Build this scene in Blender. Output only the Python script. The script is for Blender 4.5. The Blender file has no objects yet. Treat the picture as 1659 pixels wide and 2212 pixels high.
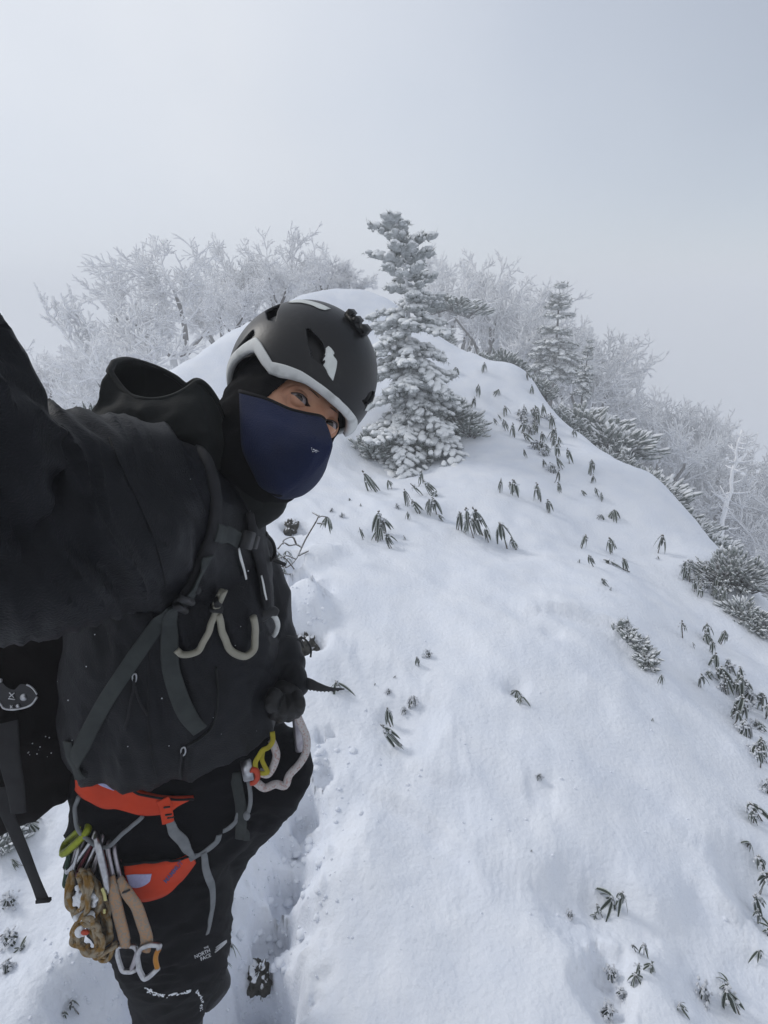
import bpy, bmesh, math, random
import numpy as np
from mathutils import Vector, Matrix, noise
from mathutils.bvhtree import BVHTree
R = math.radians
SC = bpy.context.scene
COL = SC.collection

# ------------------------------------------------------------------ camera
F, CX, CY = 1200.0, 829.5, 1106.0          # focal length and centre of the photograph on a 1659 x 2212 grid
PITCH = R(21)
CAM = np.array([0, 0, 1.75])
FW = np.array([0, math.cos(PITCH), -math.sin(PITCH)])
RT = np.array([1.0, 0, 0])
UP = np.array([0, math.sin(PITCH), math.cos(PITCH)])
cd = bpy.data.cameras.new('camera'); cam = bpy.data.objects.new('camera', cd); COL.objects.link(cam)
cd.sensor_fit = 'VERTICAL'; cd.sensor_height = 24; cd.sensor_width = 18; cd.lens = F / 2212 * 24
cd.clip_start = 0.02; cd.clip_end = 1500
cam.location = CAM; cam.rotation_euler = (R(90) - PITCH, 0, 0)
SC.camera = cam

# ------------------------------------------------------------------ sky, sun, exposure
SUN_EL, SUN_AZ = R(34), R(-62)              # behind cloud, up and to the left of the view
wd = bpy.data.worlds.new('World'); SC.world = wd; wd.use_nodes = True
nt = wd.node_tree; nt.nodes.clear()
def N(tree, t, **k):
    n = tree.nodes.new(t)
    for a, b in k.items(): setattr(n, a, b)
    return n
sky = N(nt, 'ShaderNodeTexSky'); sky.sky_type = 'NISHITA'; sky.sun_disc = False
sky.sun_elevation = SUN_EL; sky.sun_rotation = SUN_AZ; sky.altitude = 1500
tc = N(nt, 'ShaderNodeTexCoord')
nz = N(nt, 'ShaderNodeTexNoise'); nz.inputs['Scale'].default_value = 1.6; nz.inputs['Detail'].default_value = 4
nt.links.new(tc.outputs['Generated'], nz.inputs['Vector'])
cr = N(nt, 'ShaderNodeValToRGB')             # the cloud deck: brighter and duller billows
cr.color_ramp.elements[0].position = .3; cr.color_ramp.elements[0].color = (4.8, 5.1, 5.6, 1)
cr.color_ramp.elements[1].position = .7; cr.color_ramp.elements[1].color = (5.9, 6.05, 6.3, 1)
nt.links.new(nz.outputs['Fac'], cr.inputs['Fac'])
# thinner cloud towards the upper right, thicker where the sun stands behind it
dt = N(nt, 'ShaderNodeVectorMath', operation='DOT_PRODUCT'); dt.inputs[1].default_value = Vector((.62, .55, .56)).normalized()
nt.links.new(tc.outputs['Generated'], dt.inputs[0])
mr = N(nt, 'ShaderNodeMapRange'); mr.inputs['From Min'].default_value = .55; mr.inputs['From Max'].default_value = 1.0
mr.inputs['To Min'].default_value = .93; mr.inputs['To Max'].default_value = .44
nt.links.new(dt.outputs['Value'], mr.inputs['Value'])
mx = N(nt, 'ShaderNodeMix', data_type='RGBA')
nt.links.new(mr.outputs['Result'], mx.inputs['Factor'])
nt.links.new(sky.outputs['Color'], mx.inputs[6]); nt.links.new(cr.outputs['Color'], mx.inputs[7])
d2 = N(nt, 'ShaderNodeVectorMath', operation='DOT_PRODUCT'); d2.inputs[1].default_value = Vector((-.55, .72, .5)).normalized()
nt.links.new(tc.outputs['Generated'], d2.inputs[0])
m2 = N(nt, 'ShaderNodeMapRange'); m2.inputs['From Min'].default_value = .45; m2.inputs['From Max'].default_value = 1.0
m2.inputs['To Min'].default_value = 1.0; m2.inputs['To Max'].default_value = 1.31
nt.links.new(d2.outputs['Value'], m2.inputs['Value'])
ml = N(nt, 'ShaderNodeVectorMath', operation='SCALE'); nt.links.new(mx.outputs[2], ml.inputs[0]); nt.links.new(m2.outputs['Result'], ml.inputs['Scale'])
bg = N(nt, 'ShaderNodeBackground'); bg.inputs['Strength'].default_value = 0.106
nt.links.new(ml.outputs[0], bg.inputs['Color'])
wo = N(nt, 'ShaderNodeOutputWorld'); nt.links.new(bg.outputs['Background'], wo.inputs['Surface'])
sl = bpy.data.lights.new('sun', 'SUN'); so = bpy.data.objects.new('sun', sl); COL.objects.link(so)
sl.energy = 1.15; sl.angle = R(14); sl.color = (1, .97, .93)
sd = Vector((math.sin(SUN_AZ) * math.cos(SUN_EL), math.cos(SUN_AZ) * math.cos(SUN_EL), math.sin(SUN_EL)))
so.rotation_euler = sd.to_track_quat('Z', 'Y').to_euler(); so.location = (-6, 4, 9)
SC.view_settings.view_transform = 'Standard'; SC.view_settings.look = 'None'
SC.view_settings.exposure = 0.12; SC.view_settings.gamma = 1
SC.cycles.volume_bounces = 3; SC.cycles.max_bounces = 8; SC.cycles.diffuse_bounces = 4
SC.cycles.use_denoising = True
SC.cycles.caustics_reflective = False; SC.cycles.caustics_refractive = False

# ------------------------------------------------------------------ helpers
def W(x, y, d): return CAM + d * (FW + (x - CX) / F * RT - (y - CY) / F * UP)
def ray(x, y):
    v = FW + (x - CX) / F * RT - (y - CY) / F * UP
    return v / np.linalg.norm(v)
def proj(p):
    q = np.asarray(p, float) - CAM
    d = q @ FW
    return np.stack([CX + F * (q @ RT) / d, CY - F * (q @ UP) / d, d], -1)
def nrm(v):
    v = np.asarray(v, float); return v / (np.linalg.norm(v) + 1e-12)
def crom(pts, n, closed=False):
    """n points along a Catmull-Rom curve through pts (any dimension)"""
    P = np.asarray(pts, float); m = len(P)
    if m < 3 and not closed: return np.array([P[0] + (P[-1] - P[0]) * t for t in np.linspace(0, 1, n)])
    segs = m if closed else m - 1
    out = []
    for t in np.linspace(0, segs, n, endpoint=not closed):
        i = min(int(t), segs - 1); u = t - i
        if closed: a, b, c, d = (P[(i + k) % m] for k in (-1, 0, 1, 2))
        else:
            b, c = P[i], P[i + 1]; a = P[i - 1] if i > 0 else 2 * b - c; d = P[i + 2] if i + 2 < m else 2 * c - b
        out.append(.5 * ((2 * b) + (c - a) * u + (2 * a - 5 * b + 4 * c - d) * u * u + (3 * b - a - 3 * c + d) * u ** 3))
    return np.array(out)
class MB:
    def __init__(s): s.v = []; s.f = []; s.m = []; s.n = 0
    def add(s, v, f, mat=0):
        v = np.asarray(v, float).reshape(-1, 3); o = s.n
        s.v.append(v); s.n += len(v)
        s.f.extend([tuple(i + o for i in q) for q in f]); s.m.extend([mat] * len(f))
    def verts(s): return np.concatenate(s.v) if s.v else np.zeros((0, 3))
def tube(mb, pts, r, n=8, closed=False, mat=0, flat=1.0, cap=True, up=None):
    P = np.asarray(pts, float); k = len(P)
    r = np.broadcast_to(np.asarray(r, float), (k,))
    if closed: T = np.roll(P, -1, 0) - np.roll(P, 1, 0)
    else: T = np.gradient(P, axis=0)
    T /= np.linalg.norm(T, axis=1)[:, None] + 1e-12
    u = np.cross(T[0], up if up is not None else ([0, 0, 1] if abs(T[0][2]) < .9 else [1, 0, 0])); u = nrm(u)
    a = np.arange(n) * 2 * math.pi / n; V = []
    for i in range(k):
        u = nrm(u - T[i] * (u @ T[i])); w = np.cross(T[i], u)
        V.append(P[i] + r[i] * (np.cos(a)[:, None] * u + flat * np.sin(a)[:, None] * w))
    V = np.concatenate(V); f = []
    for i in range(k if closed else k - 1):
        j = (i + 1) % k
        for q in range(n):
            f.append((i * n + q, i * n + (q + 1) % n, j * n + (q + 1) % n, j * n + q))
    if cap and not closed:
        f.append(tuple(range(n))[::-1]); f.append(tuple((k - 1) * n + q for q in range(n)))
    mb.add(V, f, mat)
def loft(mb, rings, mat=0, cap=True, closed=True):
    n = len(rings[0]); f = []
    for i in range(len(rings) - 1):
        for q in range(n if closed else n - 1):
            f.append((i * n + q, i * n + (q + 1) % n, (i + 1) * n + (q + 1) % n, (i + 1) * n + q))
    V = np.concatenate(rings)
    if cap:
        V = np.concatenate([V, [np.mean(rings[0], 0)], [np.mean(rings[-1], 0)]]); a = len(V) - 2; b = len(V) - 1; o = (len(rings) - 1) * n
        for q in range(n):
            f.append((a, (q + 1) % n, q)); f.append((b, o + q, o + (q + 1) % n))
    mb.add(V, f, mat)
def ellipsoid(mb, c, ax, n=24, m=14, mat=0):
    """ax: 3x3 rows of half axes or 3 numbers"""
    ax = np.diag(ax) if np.ndim(ax) == 1 else np.asarray(ax)
    V = [np.array(c) + ax[2]]; f = []
    for i in range(1, m):
        ph = math.pi * i / m
        for j in range(n):
            th = 2 * math.pi * j / n
            V.append(np.array(c) + math.sin(ph) * (math.cos(th) * ax[0] + math.sin(th) * ax[1]) + math.cos(ph) * ax[2])
    V.append(np.array(c) - ax[2])
    for j in range(n): f.append((0, 1 + j, 1 + (j + 1) % n))
    for i in range(m - 2):
        for j in range(n):
            a = 1 + i * n + j; b = 1 + i * n + (j + 1) % n
            f.append((a, a + n, b + n, b))
    o = 1 + (m - 2) * n
    for j in range(n): f.append((o + j, len(V) - 1, o + (j + 1) % n))
    mb.add(V, f, mat)
def box(mb, c, ax, mat=0, bev=.12):
    """a box with chamfered edges; ax: 3x3 rows of half axes"""
    ax = np.asarray(ax, float); bm = bmesh.new(); bmesh.ops.create_cube(bm, size=2)
    bmesh.ops.bevel(bm, geom=list(bm.edges), offset=bev, segments=2, affect='EDGES')
    bm.verts.ensure_lookup_table()
    V = np.array([np.array(c) + v.co.x * ax[0] + v.co.y * ax[1] + v.co.z * ax[2] for v in bm.verts])
    mb.add(V, [tuple(v.index for v in q.verts) for q in bm.faces], mat); bm.free()
def to_mesh(name, mb, mats, smooth=True):
    me = bpy.data.meshes.new(name)
    me.from_pydata(mb.verts().tolist(), [], mb.f)
    for m in (mats if isinstance(mats, (list, tuple)) else [mats]): me.materials.append(m)
    me.polygons.foreach_set('material_index', mb.m)
    me.polygons.foreach_set('use_smooth', [smooth] * len(mb.f))
    bm = bmesh.new(); bm.from_mesh(me); bmesh.ops.recalc_face_normals(bm, faces=bm.faces); bm.to_mesh(me); bm.free()
    me.update(); return me
def link(name, me, parent=None, loc=None):
    o = bpy.data.objects.new(name, me); COL.objects.link(o)
    if parent is not None:
        o.parent = parent
        if loc is None: o.matrix_parent_inverse = Matrix.Translation(parent.location).inverted()
    if loc is not None: o.location = loc
    return o
def obj(name, mb, mats, parent=None, smooth=True): return link(name, to_mesh(name, mb, mats, smooth), parent)
def tag(o, label=None, cat=None, group=None, kind=None):
    if label: o['label'] = label
    if cat: o['category'] = cat
    if group: o['group'] = group
    if kind: o['kind'] = kind
    return o
def empty(name, loc, label, cat, group=None):
    o = bpy.data.objects.new(name, None); COL.objects.link(o); o.location = loc; o.empty_display_size = .05
    return tag(o, label, cat, group)
def fuse(name, mb, voxel, mats, parent=None, it=6, disp=None, fac=.5):
    """union of overlapping closed shapes as one continuous smooth surface"""
    me = bpy.data.meshes.new(name); me.from_pydata(mb.verts().tolist(), [], mb.f)
    t = bpy.data.objects.new(name + '_t', me); COL.objects.link(t)
    m = t.modifiers.new('r', 'REMESH'); m.mode = 'VOXEL'; m.voxel_size = voxel
    s = t.modifiers.new('s', 'SMOOTH'); s.factor = fac; s.iterations = it
    dg = bpy.context.evaluated_depsgraph_get()
    out = bpy.data.meshes.new_from_object(t.evaluated_get(dg)); out.name = name
    bpy.data.objects.remove(t)
    n = len(out.vertices)
    if disp:
        co = np.empty(n * 3); out.vertices.foreach_get('co', co); co = co.reshape(-1, 3)
        no = np.empty(n * 3); out.vertex_normals.foreach_get('vector', no); no = no.reshape(-1, 3)
        dv = np.array([disp(c, k) for c, k in zip(co, no)])
        out.vertices.foreach_set('co', (co + no * dv[:, None]).ravel())
    out.materials.clear()
    for m in (mats if isinstance(mats, (list, tuple)) else [mats]): out.materials.append(m)
    out.polygons.foreach_set('use_smooth', [True] * len(out.polygons)); out.update()
    return link(name, out, parent)
def bvh_of(*objs):
    V = []; Fc = []; o = 0
    for ob in objs:
        me = ob.data; mw = ob.matrix_basis if ob.parent is None else Matrix.Identity(4)
        V += [mw @ v.co for v in me.vertices]; Fc += [tuple(i + o for i in p.vertices) for p in me.polygons]; o = len(V)
    return BVHTree.FromPolygons(V, Fc)
def cast(x, y, bvh, d=None):
    r = ray(x, y)
    h = bvh.ray_cast(Vector(CAM), Vector(r))
    if h[0] is None or (d is not None and abs(float(proj(np.array(h[0]))[2]) - d) > .25):
        h = bvh.find_nearest(Vector(W(x, y, d if d else .9)))
    p = np.array(h[0]); n = np.array(h[1])
    if n @ r > 0: n = -n
    return p, nrm(n)
def ribbon3(mb, P, Nn, w, th, mat=0):
    """flat webbing along P lying with its face to the normals"""
    P = np.asarray(P); Nn = np.asarray(Nn); k = len(P); w = np.broadcast_to(np.asarray(w, float), (k,))
    T = np.gradient(P, axis=0); rings = []
    for i in range(k):
        s = nrm(np.cross(T[i], Nn[i])); n = nrm(np.cross(s, T[i])); n = n if n @ Nn[i] > 0 else -n
        h = w[i] / 2; q = min(th, h * .5)
        rings.append(np.array([P[i] + s * a + n * b for a, b in ((-h, 0), (-h, th * .6), (-h + q, th), (h - q, th), (h, th * .6), (h, 0))]))
    loft(mb, rings, mat)
def smooth_rows(A, it=3):
    A = np.array(A)
    for _ in range(it):
        B = A.copy(); B[1:-1] = .25 * A[:-2] + .5 * A[1:-1] + .25 * A[2:]; A = B
    return A
def strap(mb, px, wpx, bvh, th=.0022, off=.001, n=40, d=None, mat=0, sm=4):
    """webbing along a line of image points laid on the worn surface there"""
    q = crom(px, n); H = [cast(a, b, bvh, d) for a, b in q]
    P = smooth_rows([h[0] for h in H], sm); Nn = smooth_rows([h[1] for h in H], sm + 4)
    dep = proj(P)[:, 2]
    wp = np.interp(np.linspace(0, 1, n), np.linspace(0, 1, len(np.atleast_1d(wpx))), np.atleast_1d(wpx)) if np.ndim(wpx) else np.full(n, wpx)
    ribbon3(mb, P + Nn * off, Nn, wp * dep / F, th, mat)
    return P, Nn
def cord(mb, px, rpx, bvh, off=.002, n=40, d=None, mat=0, sides=8, closed=False):
    q = crom(px, n, closed); H = [cast(a, b, bvh, d) for a, b in q]
    P = smooth_rows([h[0] + h[1] * off for h in H], 3); dep = proj(P)[:, 2]
    tube(mb, P, rpx * dep / F, sides, closed, mat)
    return P
def strip(mb, top, bot, bvh, off=.002, th=.002, nu=40, nv=8, d=None, mat=0, sm=2):
    """a panel between two image lines, draped over the surface, with thickness"""
    a = crom(top, nu); b = crom(bot, nu); G = np.zeros((nu, nv, 3)); Q = np.zeros((nu, nv, 3))
    for i in range(nu):
        for j in range(nv):
            x, y = a[i] + (b[i] - a[i]) * j / (nv - 1)
            p, n = cast(x, y, bvh, d); G[i, j] = p; Q[i, j] = n
    G = smooth_rows(G, sm); Q = smooth_rows(Q, sm + 3)
    Q /= np.linalg.norm(Q, axis=2)[:, :, None] + 1e-9
    A = (G + Q * (off + th)).reshape(-1, 3); B = (G + Q * off).reshape(-1, 3); o = nu * nv; f = []
    for i in range(nu - 1):
        for j in range(nv - 1):
            k = i * nv + j; f.append((k, k + 1, k + nv + 1, k + nv)); f.append((o + k, o + k + nv, o + k + nv + 1, o + k + 1))
    for i in range(nu - 1):
        for j in (0, nv - 1): k = i * nv + j; f.append((k, k + nv, o + k + nv, o + k))
    for j in range(nv - 1):
        for i in (0, nu - 1): k = i * nv + j; f.append((k, k + 1, o + k + 1, o + k))
    mb.add(np.concatenate([A, B]), f, mat)

# ------------------------------------------------------------------ materials
def mat(name, col, rough=.8, col2=None, nscale=20, bump=0, bscale=60, metal=0, spec=.5, sheen=0, coat=0, detail=4, lo=.35, hi=.65, sss=0, bdist=.01):
    m = bpy.data.materials.new(name); m.use_nodes = True; t = m.node_tree; b = t.nodes['Principled BSDF']
    b.inputs['Roughness'].default_value = rough; b.inputs['Metallic'].default_value = metal
    b.inputs['Specular IOR Level'].default_value = spec
    b.inputs['Sheen Weight'].default_value = sheen; b.inputs['Coat Weight'].default_value = coat
    if sss:
        b.inputs['Subsurface Weight'].default_value = sss; b.inputs['Subsurface Radius'].default_value = (.01, .004, .002)
        b.inputs['Subsurface Scale'].default_value = .5
    tc = N(t, 'ShaderNodeTexCoord')
    c2 = col2 if col2 else tuple(c * .7 for c in col)
    n = N(t, 'ShaderNodeTexNoise'); n.inputs['Scale'].default_value = nscale; n.inputs['Detail'].default_value = detail
    t.links.new(tc.outputs['Object'], n.inputs['Vector'])
    r = N(t, 'ShaderNodeValToRGB'); r.color_ramp.elements[0].position = lo; r.color_ramp.elements[1].position = hi
    r.color_ramp.elements[0].color = (*c2, 1); r.color_ramp.elements[1].color = (*col, 1)
    t.links.new(n.outputs['Fac'], r.inputs['Fac']); t.links.new(r.outputs['Color'], b.inputs['Base Color'])
    if bump:
        n2 = N(t, 'ShaderNodeTexNoise'); n2.inputs['Scale'].default_value = bscale; n2.inputs['Detail'].default_value = 5
        t.links.new(tc.outputs['Object'], n2.inputs['Vector'])
        bp = N(t, 'ShaderNodeBump'); bp.inputs['Strength'].default_value = bump; bp.inputs['Distance'].default_value = bdist
        t.links.new(n2.outputs['Fac'], bp.inputs['Height']); t.links.new(bp.outputs['Normal'], b.inputs['Normal'])
    return m
def snowy(name, col, col2, snow=(.8, .83, .87), zlo=.2, zhi=.6, nscale=30, amt=.5, rough=.9):
    """a dark surface on whose upward sides snow and rime have settled"""
    m = mat(name, col, rough, col2, nscale, bump=.4, bscale=nscale * 3, spec=.2); t = m.node_tree; b = t.nodes['Principled BSDF']
    src = b.inputs['Base Color'].links[0].from_socket
    g = N(t, 'ShaderNodeNewGeometry'); sp = N(t, 'ShaderNodeSeparateXYZ'); t.links.new(g.outputs['Normal'], sp.inputs[0])
    tc = N(t, 'ShaderNodeTexCoord'); n = N(t, 'ShaderNodeTexNoise'); n.inputs['Scale'].default_value = nscale * 1.3; n.inputs['Detail'].default_value = 3
    t.links.new(tc.outputs['Object'], n.inputs['Vector'])
    ma = N(t, 'ShaderNodeMath', operation='MULTIPLY_ADD'); ma.inputs[1].default_value = amt * 2; ma.inputs[2].default_value = -amt
    t.links.new(n.outputs['Fac'], ma.inputs[0])
    ad = N(t, 'ShaderNodeMath', operation='ADD'); t.links.new(sp.outputs['Z'], ad.inputs[0]); t.links.new(ma.outputs[0], ad.inputs[1])
    mr = N(t, 'ShaderNodeMapRange'); mr.interpolation_type = 'SMOOTHSTEP'
    mr.inputs['From Min'].default_value = zlo; mr.inputs['From Max'].default_value = zhi
    t.links.new(ad.outputs[0], mr.inputs['Value'])
    x = N(t, 'ShaderNodeMix', data_type='RGBA'); x.inputs[7].default_value = (*snow, 1)
    t.links.new(mr.outputs[0], x.inputs['Factor']); t.links.new(src, x.inputs[6]); t.links.new(x.outputs[2], b.inputs['Base Color'])
    return m
M = {}
M['snow'] = mat('snow', (.84, .87, .93), .85, (.78, .82, .90), 5, bump=.5, bscale=55, spec=.25, bdist=.012)
M['rime'] = mat('rime', (.82, .84, .88), .95, (.62, .65, .70), 14, bump=.5, bscale=90, spec=.15)
M['twig_rime'] = snowy('rimed_twig', (.88, .89, .92), (.72, .73, .77), (.92, .93, .95), -.6, .3, 9, .7)
M['trunk'] = snowy('rimed_bark', (.13, .12, .115), (.06, .055, .055), (.78, .8, .84), -.05, .6, 16, .8)
M['needle'] = snowy('rimed_needles', (.075, .095, .08), (.03, .042, .034), (.7, .73, .76), .25, .9, 25, .6)
M['leaf'] = mat('bamboo_leaf', (.040, .055, .036), .6, (.022, .030, .024), 30, spec=.35)
M['leaf_frost'] = mat('frosted_leaf_edge', (.66, .69, .70), .9, (.28, .32, .29), 45, spec=.2)
M['stem'] = snowy('frosted_stem', (.12, .10, .08), (.06, .05, .04), (.7, .72, .75), .1, .7, 40, .6)
M['rock'] = snowy('dark_rock', (.07, .065, .055), (.022, .022, .018), (.82, .84, .88), .75, .95, 40, .25)
M['jacket'] = mat('black_softshell', (.0040, .0044, .0068), .55, (.0026, .0028, .0042), 9, bump=.5, bscale=420, spec=.17, sheen=.0, bdist=.002)
M['hood'] = mat('black_hood_shell', (.0075, .0088, .0085), .75, (.005, .0057, .0055), 9, bump=.25, bscale=300, spec=.2, sheen=.03, bdist=.002)
M['trousers'] = mat('black_trouser_cloth', (.0034, .0033, .0050), .7, (.0023, .0023, .0033), 8, bump=.5, bscale=380, spec=.05, sheen=.0, bdist=.002)
M['knit'] = mat('black_knit', (.005, .005, .006), .95, (.0035, .0035, .004), 60, bump=.5, bscale=500, spec=.15, bdist=.002)
M['mask'] = mat('navy_neoprene', (.0078, .0145, .053), .8, (.006, .011, .039), 14, bump=.7, bscale=520, spec=.18, sheen=.04, bdist=.003)
M['binding'] = mat('black_binding', (.008, .008, .01), .8, None, 60, spec=.25)
M['skin'] = mat('skin', (.50, .268, .168), .48, (.41, .20, .125), 45, bump=.15, bscale=600, spec=.4, sss=.12, bdist=.001)
M['white_eye'] = mat('eye_white', (.30, .265, .27), .25, (.24, .20, .21), 80)
M['iris'] = mat('dark_iris', (.02, .012, .008), .15, (.012, .007, .005), 300)
M['pupil'] = mat('pupil', (.004, .004, .004), .1)
M['hair'] = mat('dark_hair', (.055, .034, .026), .8, None, 200)
M['shell'] = mat('black_helmet_shell', (.022, .022, .023), .42, (.0065, .0065, .0075), 38, bump=.2, bscale=240, spec=.4, detail=9, lo=.55, hi=.8, bdist=.001)
M['rim'] = mat('worn_white_rim', (.60, .61, .60), .6, (.36, .37, .36), 45, bump=.2, bscale=200, spec=.4, lo=.25, hi=.5, bdist=.001)
M['sticker'] = mat('chipped_white_sticker', (.66, .69, .67), .6, (.58, .6, .58), 60, spec=.35)
M['black_plastic'] = mat('black_plastic', (.007, .007, .008), .5, None, 30, spec=.4)
M['web'] = mat('grey_green_webbing', (.036, .041, .040), .85, (.027, .031, .031), 50, bump=.5, bscale=900, spec=.25, bdist=.001)
M['padstrap'] = mat('dark_grey_strap_pad', (.024, .024, .026), .9, (.017, .017, .019), 40, bump=.5, bscale=700, spec=.2, bdist=.001)
M['pack'] = mat('dark_pack_cloth', (.006, .0042, .0042), .9, (.004, .003, .003), 14, bump=.4, bscale=300, spec=.12, bdist=.002)
M['red'] = mat('orange_red_harness', (.50, .045, .013), .8, (.42, .036, .011), 20, bump=.3, bscale=700, spec=.25, bdist=.001)
M['lilac'] = mat('pale_lilac_mesh', (.38, .38, .58), .8, (.33, .33, .51), 300, spec=.3)
M['blue_ink'] = mat('blue_print', (.07, .06, .16), .8)
M['white_ink'] = mat('white_print', (.55, .56, .58), .7)
M['grey_web'] = mat('light_grey_webbing', (.17, .18, .19), .8, (.13, .14, .15), 60, bump=.4, bscale=900, spec=.25, bdist=.001)
M['hose'] = mat('beige_hose', (.27, .255, .205), .45, (.22, .21, .165), 30, spec=.45)
M['steel'] = mat('brushed_alloy', (.50, .51, .53), .34, (.36, .36, .38), 120, metal=1, bump=.1, bscale=200, bdist=.001)
M['alloy_dull'] = mat('grey_alloy', (.40, .38, .40), .4, (.3, .28, .31), 60, metal=.9)
M['lime'] = mat('lime_anodised', (.26, .30, .015), .4, (.18, .21, .010), 40, metal=.5)
M['wine'] = mat('wine_red_anodised', (.15, .02, .03), .35, (.09, .012, .02), 40, metal=.6)
M['gate_red'] = mat('orange_gate', (.42, .045, .014), .45, (.33, .035, .012), 40, metal=.3)
M['amber'] = mat('amber_gate', (.45, .20, .02), .4, (.35, .14, .015), 40, metal=.4)
M['green'] = mat('dark_green_sling', (.03, .07, .045), .8, None, 80)
M['tan'] = mat('tan_woven_sling', (.36, .22, .13), .9, (.25, .215, .18), 260, bump=.6, bscale=500, spec=.15, lo=.45, hi=.55, bdist=.002)
M['brown'] = mat('snowy_brown_rope', (.20, .115, .032), .9, (.27, .23, .17), 75, bump=.6, bscale=400, spec=.15, lo=.42, hi=.58, bdist=.002)
M['rope'] = mat('pink_flecked_white_rope', (.42, .40, .40), .85, (.34, .23, .21), 260, bump=.6, bscale=500, spec=.2, lo=.36, hi=.5, bdist=.002)
M['yellow'] = mat('yellow_sling', (.34, .29, .012), .8, (.24, .20, .010), 60, bump=.4, bscale=600, bdist=.001)
M['dark_steel'] = mat('black_steel', (.022, .022, .025), .4, (.014, .014, .016), 30, metal=.4)
M['pale_yellow'] = mat('pale_yellow_tape', (.55, .52, .22), .8)

M['glove'] = mat('worn_black_leather', (.008, .0075, .008), .55, (.006, .006, .006), 40, bump=.6, bscale=160, spec=.35, bdist=.002)
M['boot'] = mat('dark_boot_cloth', (.012, .012, .015), .6, (.007, .007, .009), 30, bump=.5, bscale=260, spec=.3, bdist=.002)
# ------------------------------------------------------------------ the snow slope
def at_y(x, y, wy): r = ray(x, y); return CAM + r * (wy / r[1])
def at_z(x, y, z): r = ray(x, y); return CAM + r * ((z - CAM[2]) / r[2])
CREST = [at_y(*q) for q in ((-160, 1010, 4.6), (190, 905, 5.8), (370, 800, 7.2), (470, 738, 8.2), (560, 684, 9), (640, 650, 9.6), (760, 640, 10.5), (870, 672, 10),
         (960, 738, 9), (1060, 782, 8.4), (1150, 822, 8), (1200, 900, 7.2), (1270, 955, 6.7), (1340, 1000, 6.2), (1400, 1040, 5.8), (1460, 1080, 5.4), (1500, 1130, 4.9),
         (1540, 1180, 4.6), (1600, 1240, 4.2), (1659, 1300, 3.9), (1850, 1500, 3.0))]
CP = [at_z(*q) for q in ((350, 2212, 0), (600, 2212, 0), (900, 2212, 0), (1250, 2150, -.02), (1100, 1900, .0), (850, 1900, .02), (1400, 1900, -.06), (1600, 2050, -.14), (1620, 1750, -.2),
      (1100, 1500, .03), (900, 1500, .06), (1400, 1500, -.08), (1630, 1560, -.34), (1100, 1300, .02), (900, 1300, .08), (1350, 1300, -.12), (1560, 1370, -.36), (1500, 1260, -.32),
      (60, 1800, .0), (-200, 1750, .02), (60, 2150, .0), (680, 1300, .10), (650, 1130, .08), (1100, 1100, .04), (900, 1100, .1), (1280, 1120, -.12), (1420, 1180, -.26))]
CP += [at_y(*q) for q in ((860, 1000, 5.9), (980, 960, 6.1), (1080, 960, 6.2), (1180, 960, 6.4), (1000, 850, 7.4), (1100, 860, 7.4), (740, 760, 8.4), (450, 850, 6.6), (300, 960, 5.2))]
CP += [np.array(q) for q in ((0, .3, 0), (0, -1, -.1), (-1.5, -.5, .0), (1.3, -.3, -.3), (-1.5, -3, -.6), (2, -3, -1.2), (-3, 0, .1), (3.2, 0.5, -1.3), (3.3, 2, -1.0))]
for c in CREST:
    h = nrm([c[0], c[1], 0]); s = (c[2] - CAM[2]) / math.hypot(c[0], c[1])
    for dr, dz in ((1.0, .45), (2.5, 1.5), (6, 3.6)): CP.append(np.array([c[0] + h[0] * dr, c[1] + h[1] * dr, c[2] + s * dr - dz]))
for a in range(0, 360, 20):
    for rr, z in ((32, -9), (75, -17), (250, -38), (600, -60)): CP.append(np.array([rr * math.cos(R(a)), rr * math.sin(R(a)), z]))
CP += CREST
CP = np.array(CP)
def _k(r2): return np.where(r2 > 1e-9, .5 * r2 * np.log(r2 + 1e-12), 0)
_n = len(CP); _A = np.zeros((_n + 3, _n + 3))
_d2 = ((CP[:, None, :2] - CP[None, :, :2]) ** 2).sum(-1)
_A[:_n, :_n] = _k(_d2) + np.eye(_n) * .004; _A[:_n, _n] = 1; _A[:_n, _n + 1:] = CP[:, :2]; _A[_n, :_n] = 1; _A[_n + 1:, :_n] = CP[:, :2].T
_w = np.linalg.solve(_A, np.r_[CP[:, 2], 0, 0, 0])
def base_z(x, y):
    x = np.asarray(x, float).ravel(); y = np.asarray(y, float).ravel(); out = np.empty(len(x))
    for i in range(0, len(x), 20000):
        a, b = x[i:i + 20000], y[i:i + 20000]
        d2 = (a[:, None] - CP[None, :, 0]) ** 2 + (b[:, None] - CP[None, :, 1]) ** 2
        out[i:i + 20000] = _k(d2) @ _w[:_n] + _w[_n] + _w[_n + 1] * a + _w[_n + 2] * b
    return out
def base_hit(x, y):
    r = ray(x, y); t = np.geomspace(.5, 40, 1500); P = CAM + t[:, None] * r
    b = P[:, 2] < base_z(P[:, 0], P[:, 1]); i = int(np.argmax(b)) if b.any() else len(t) - 1
    return P[i]
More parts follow.
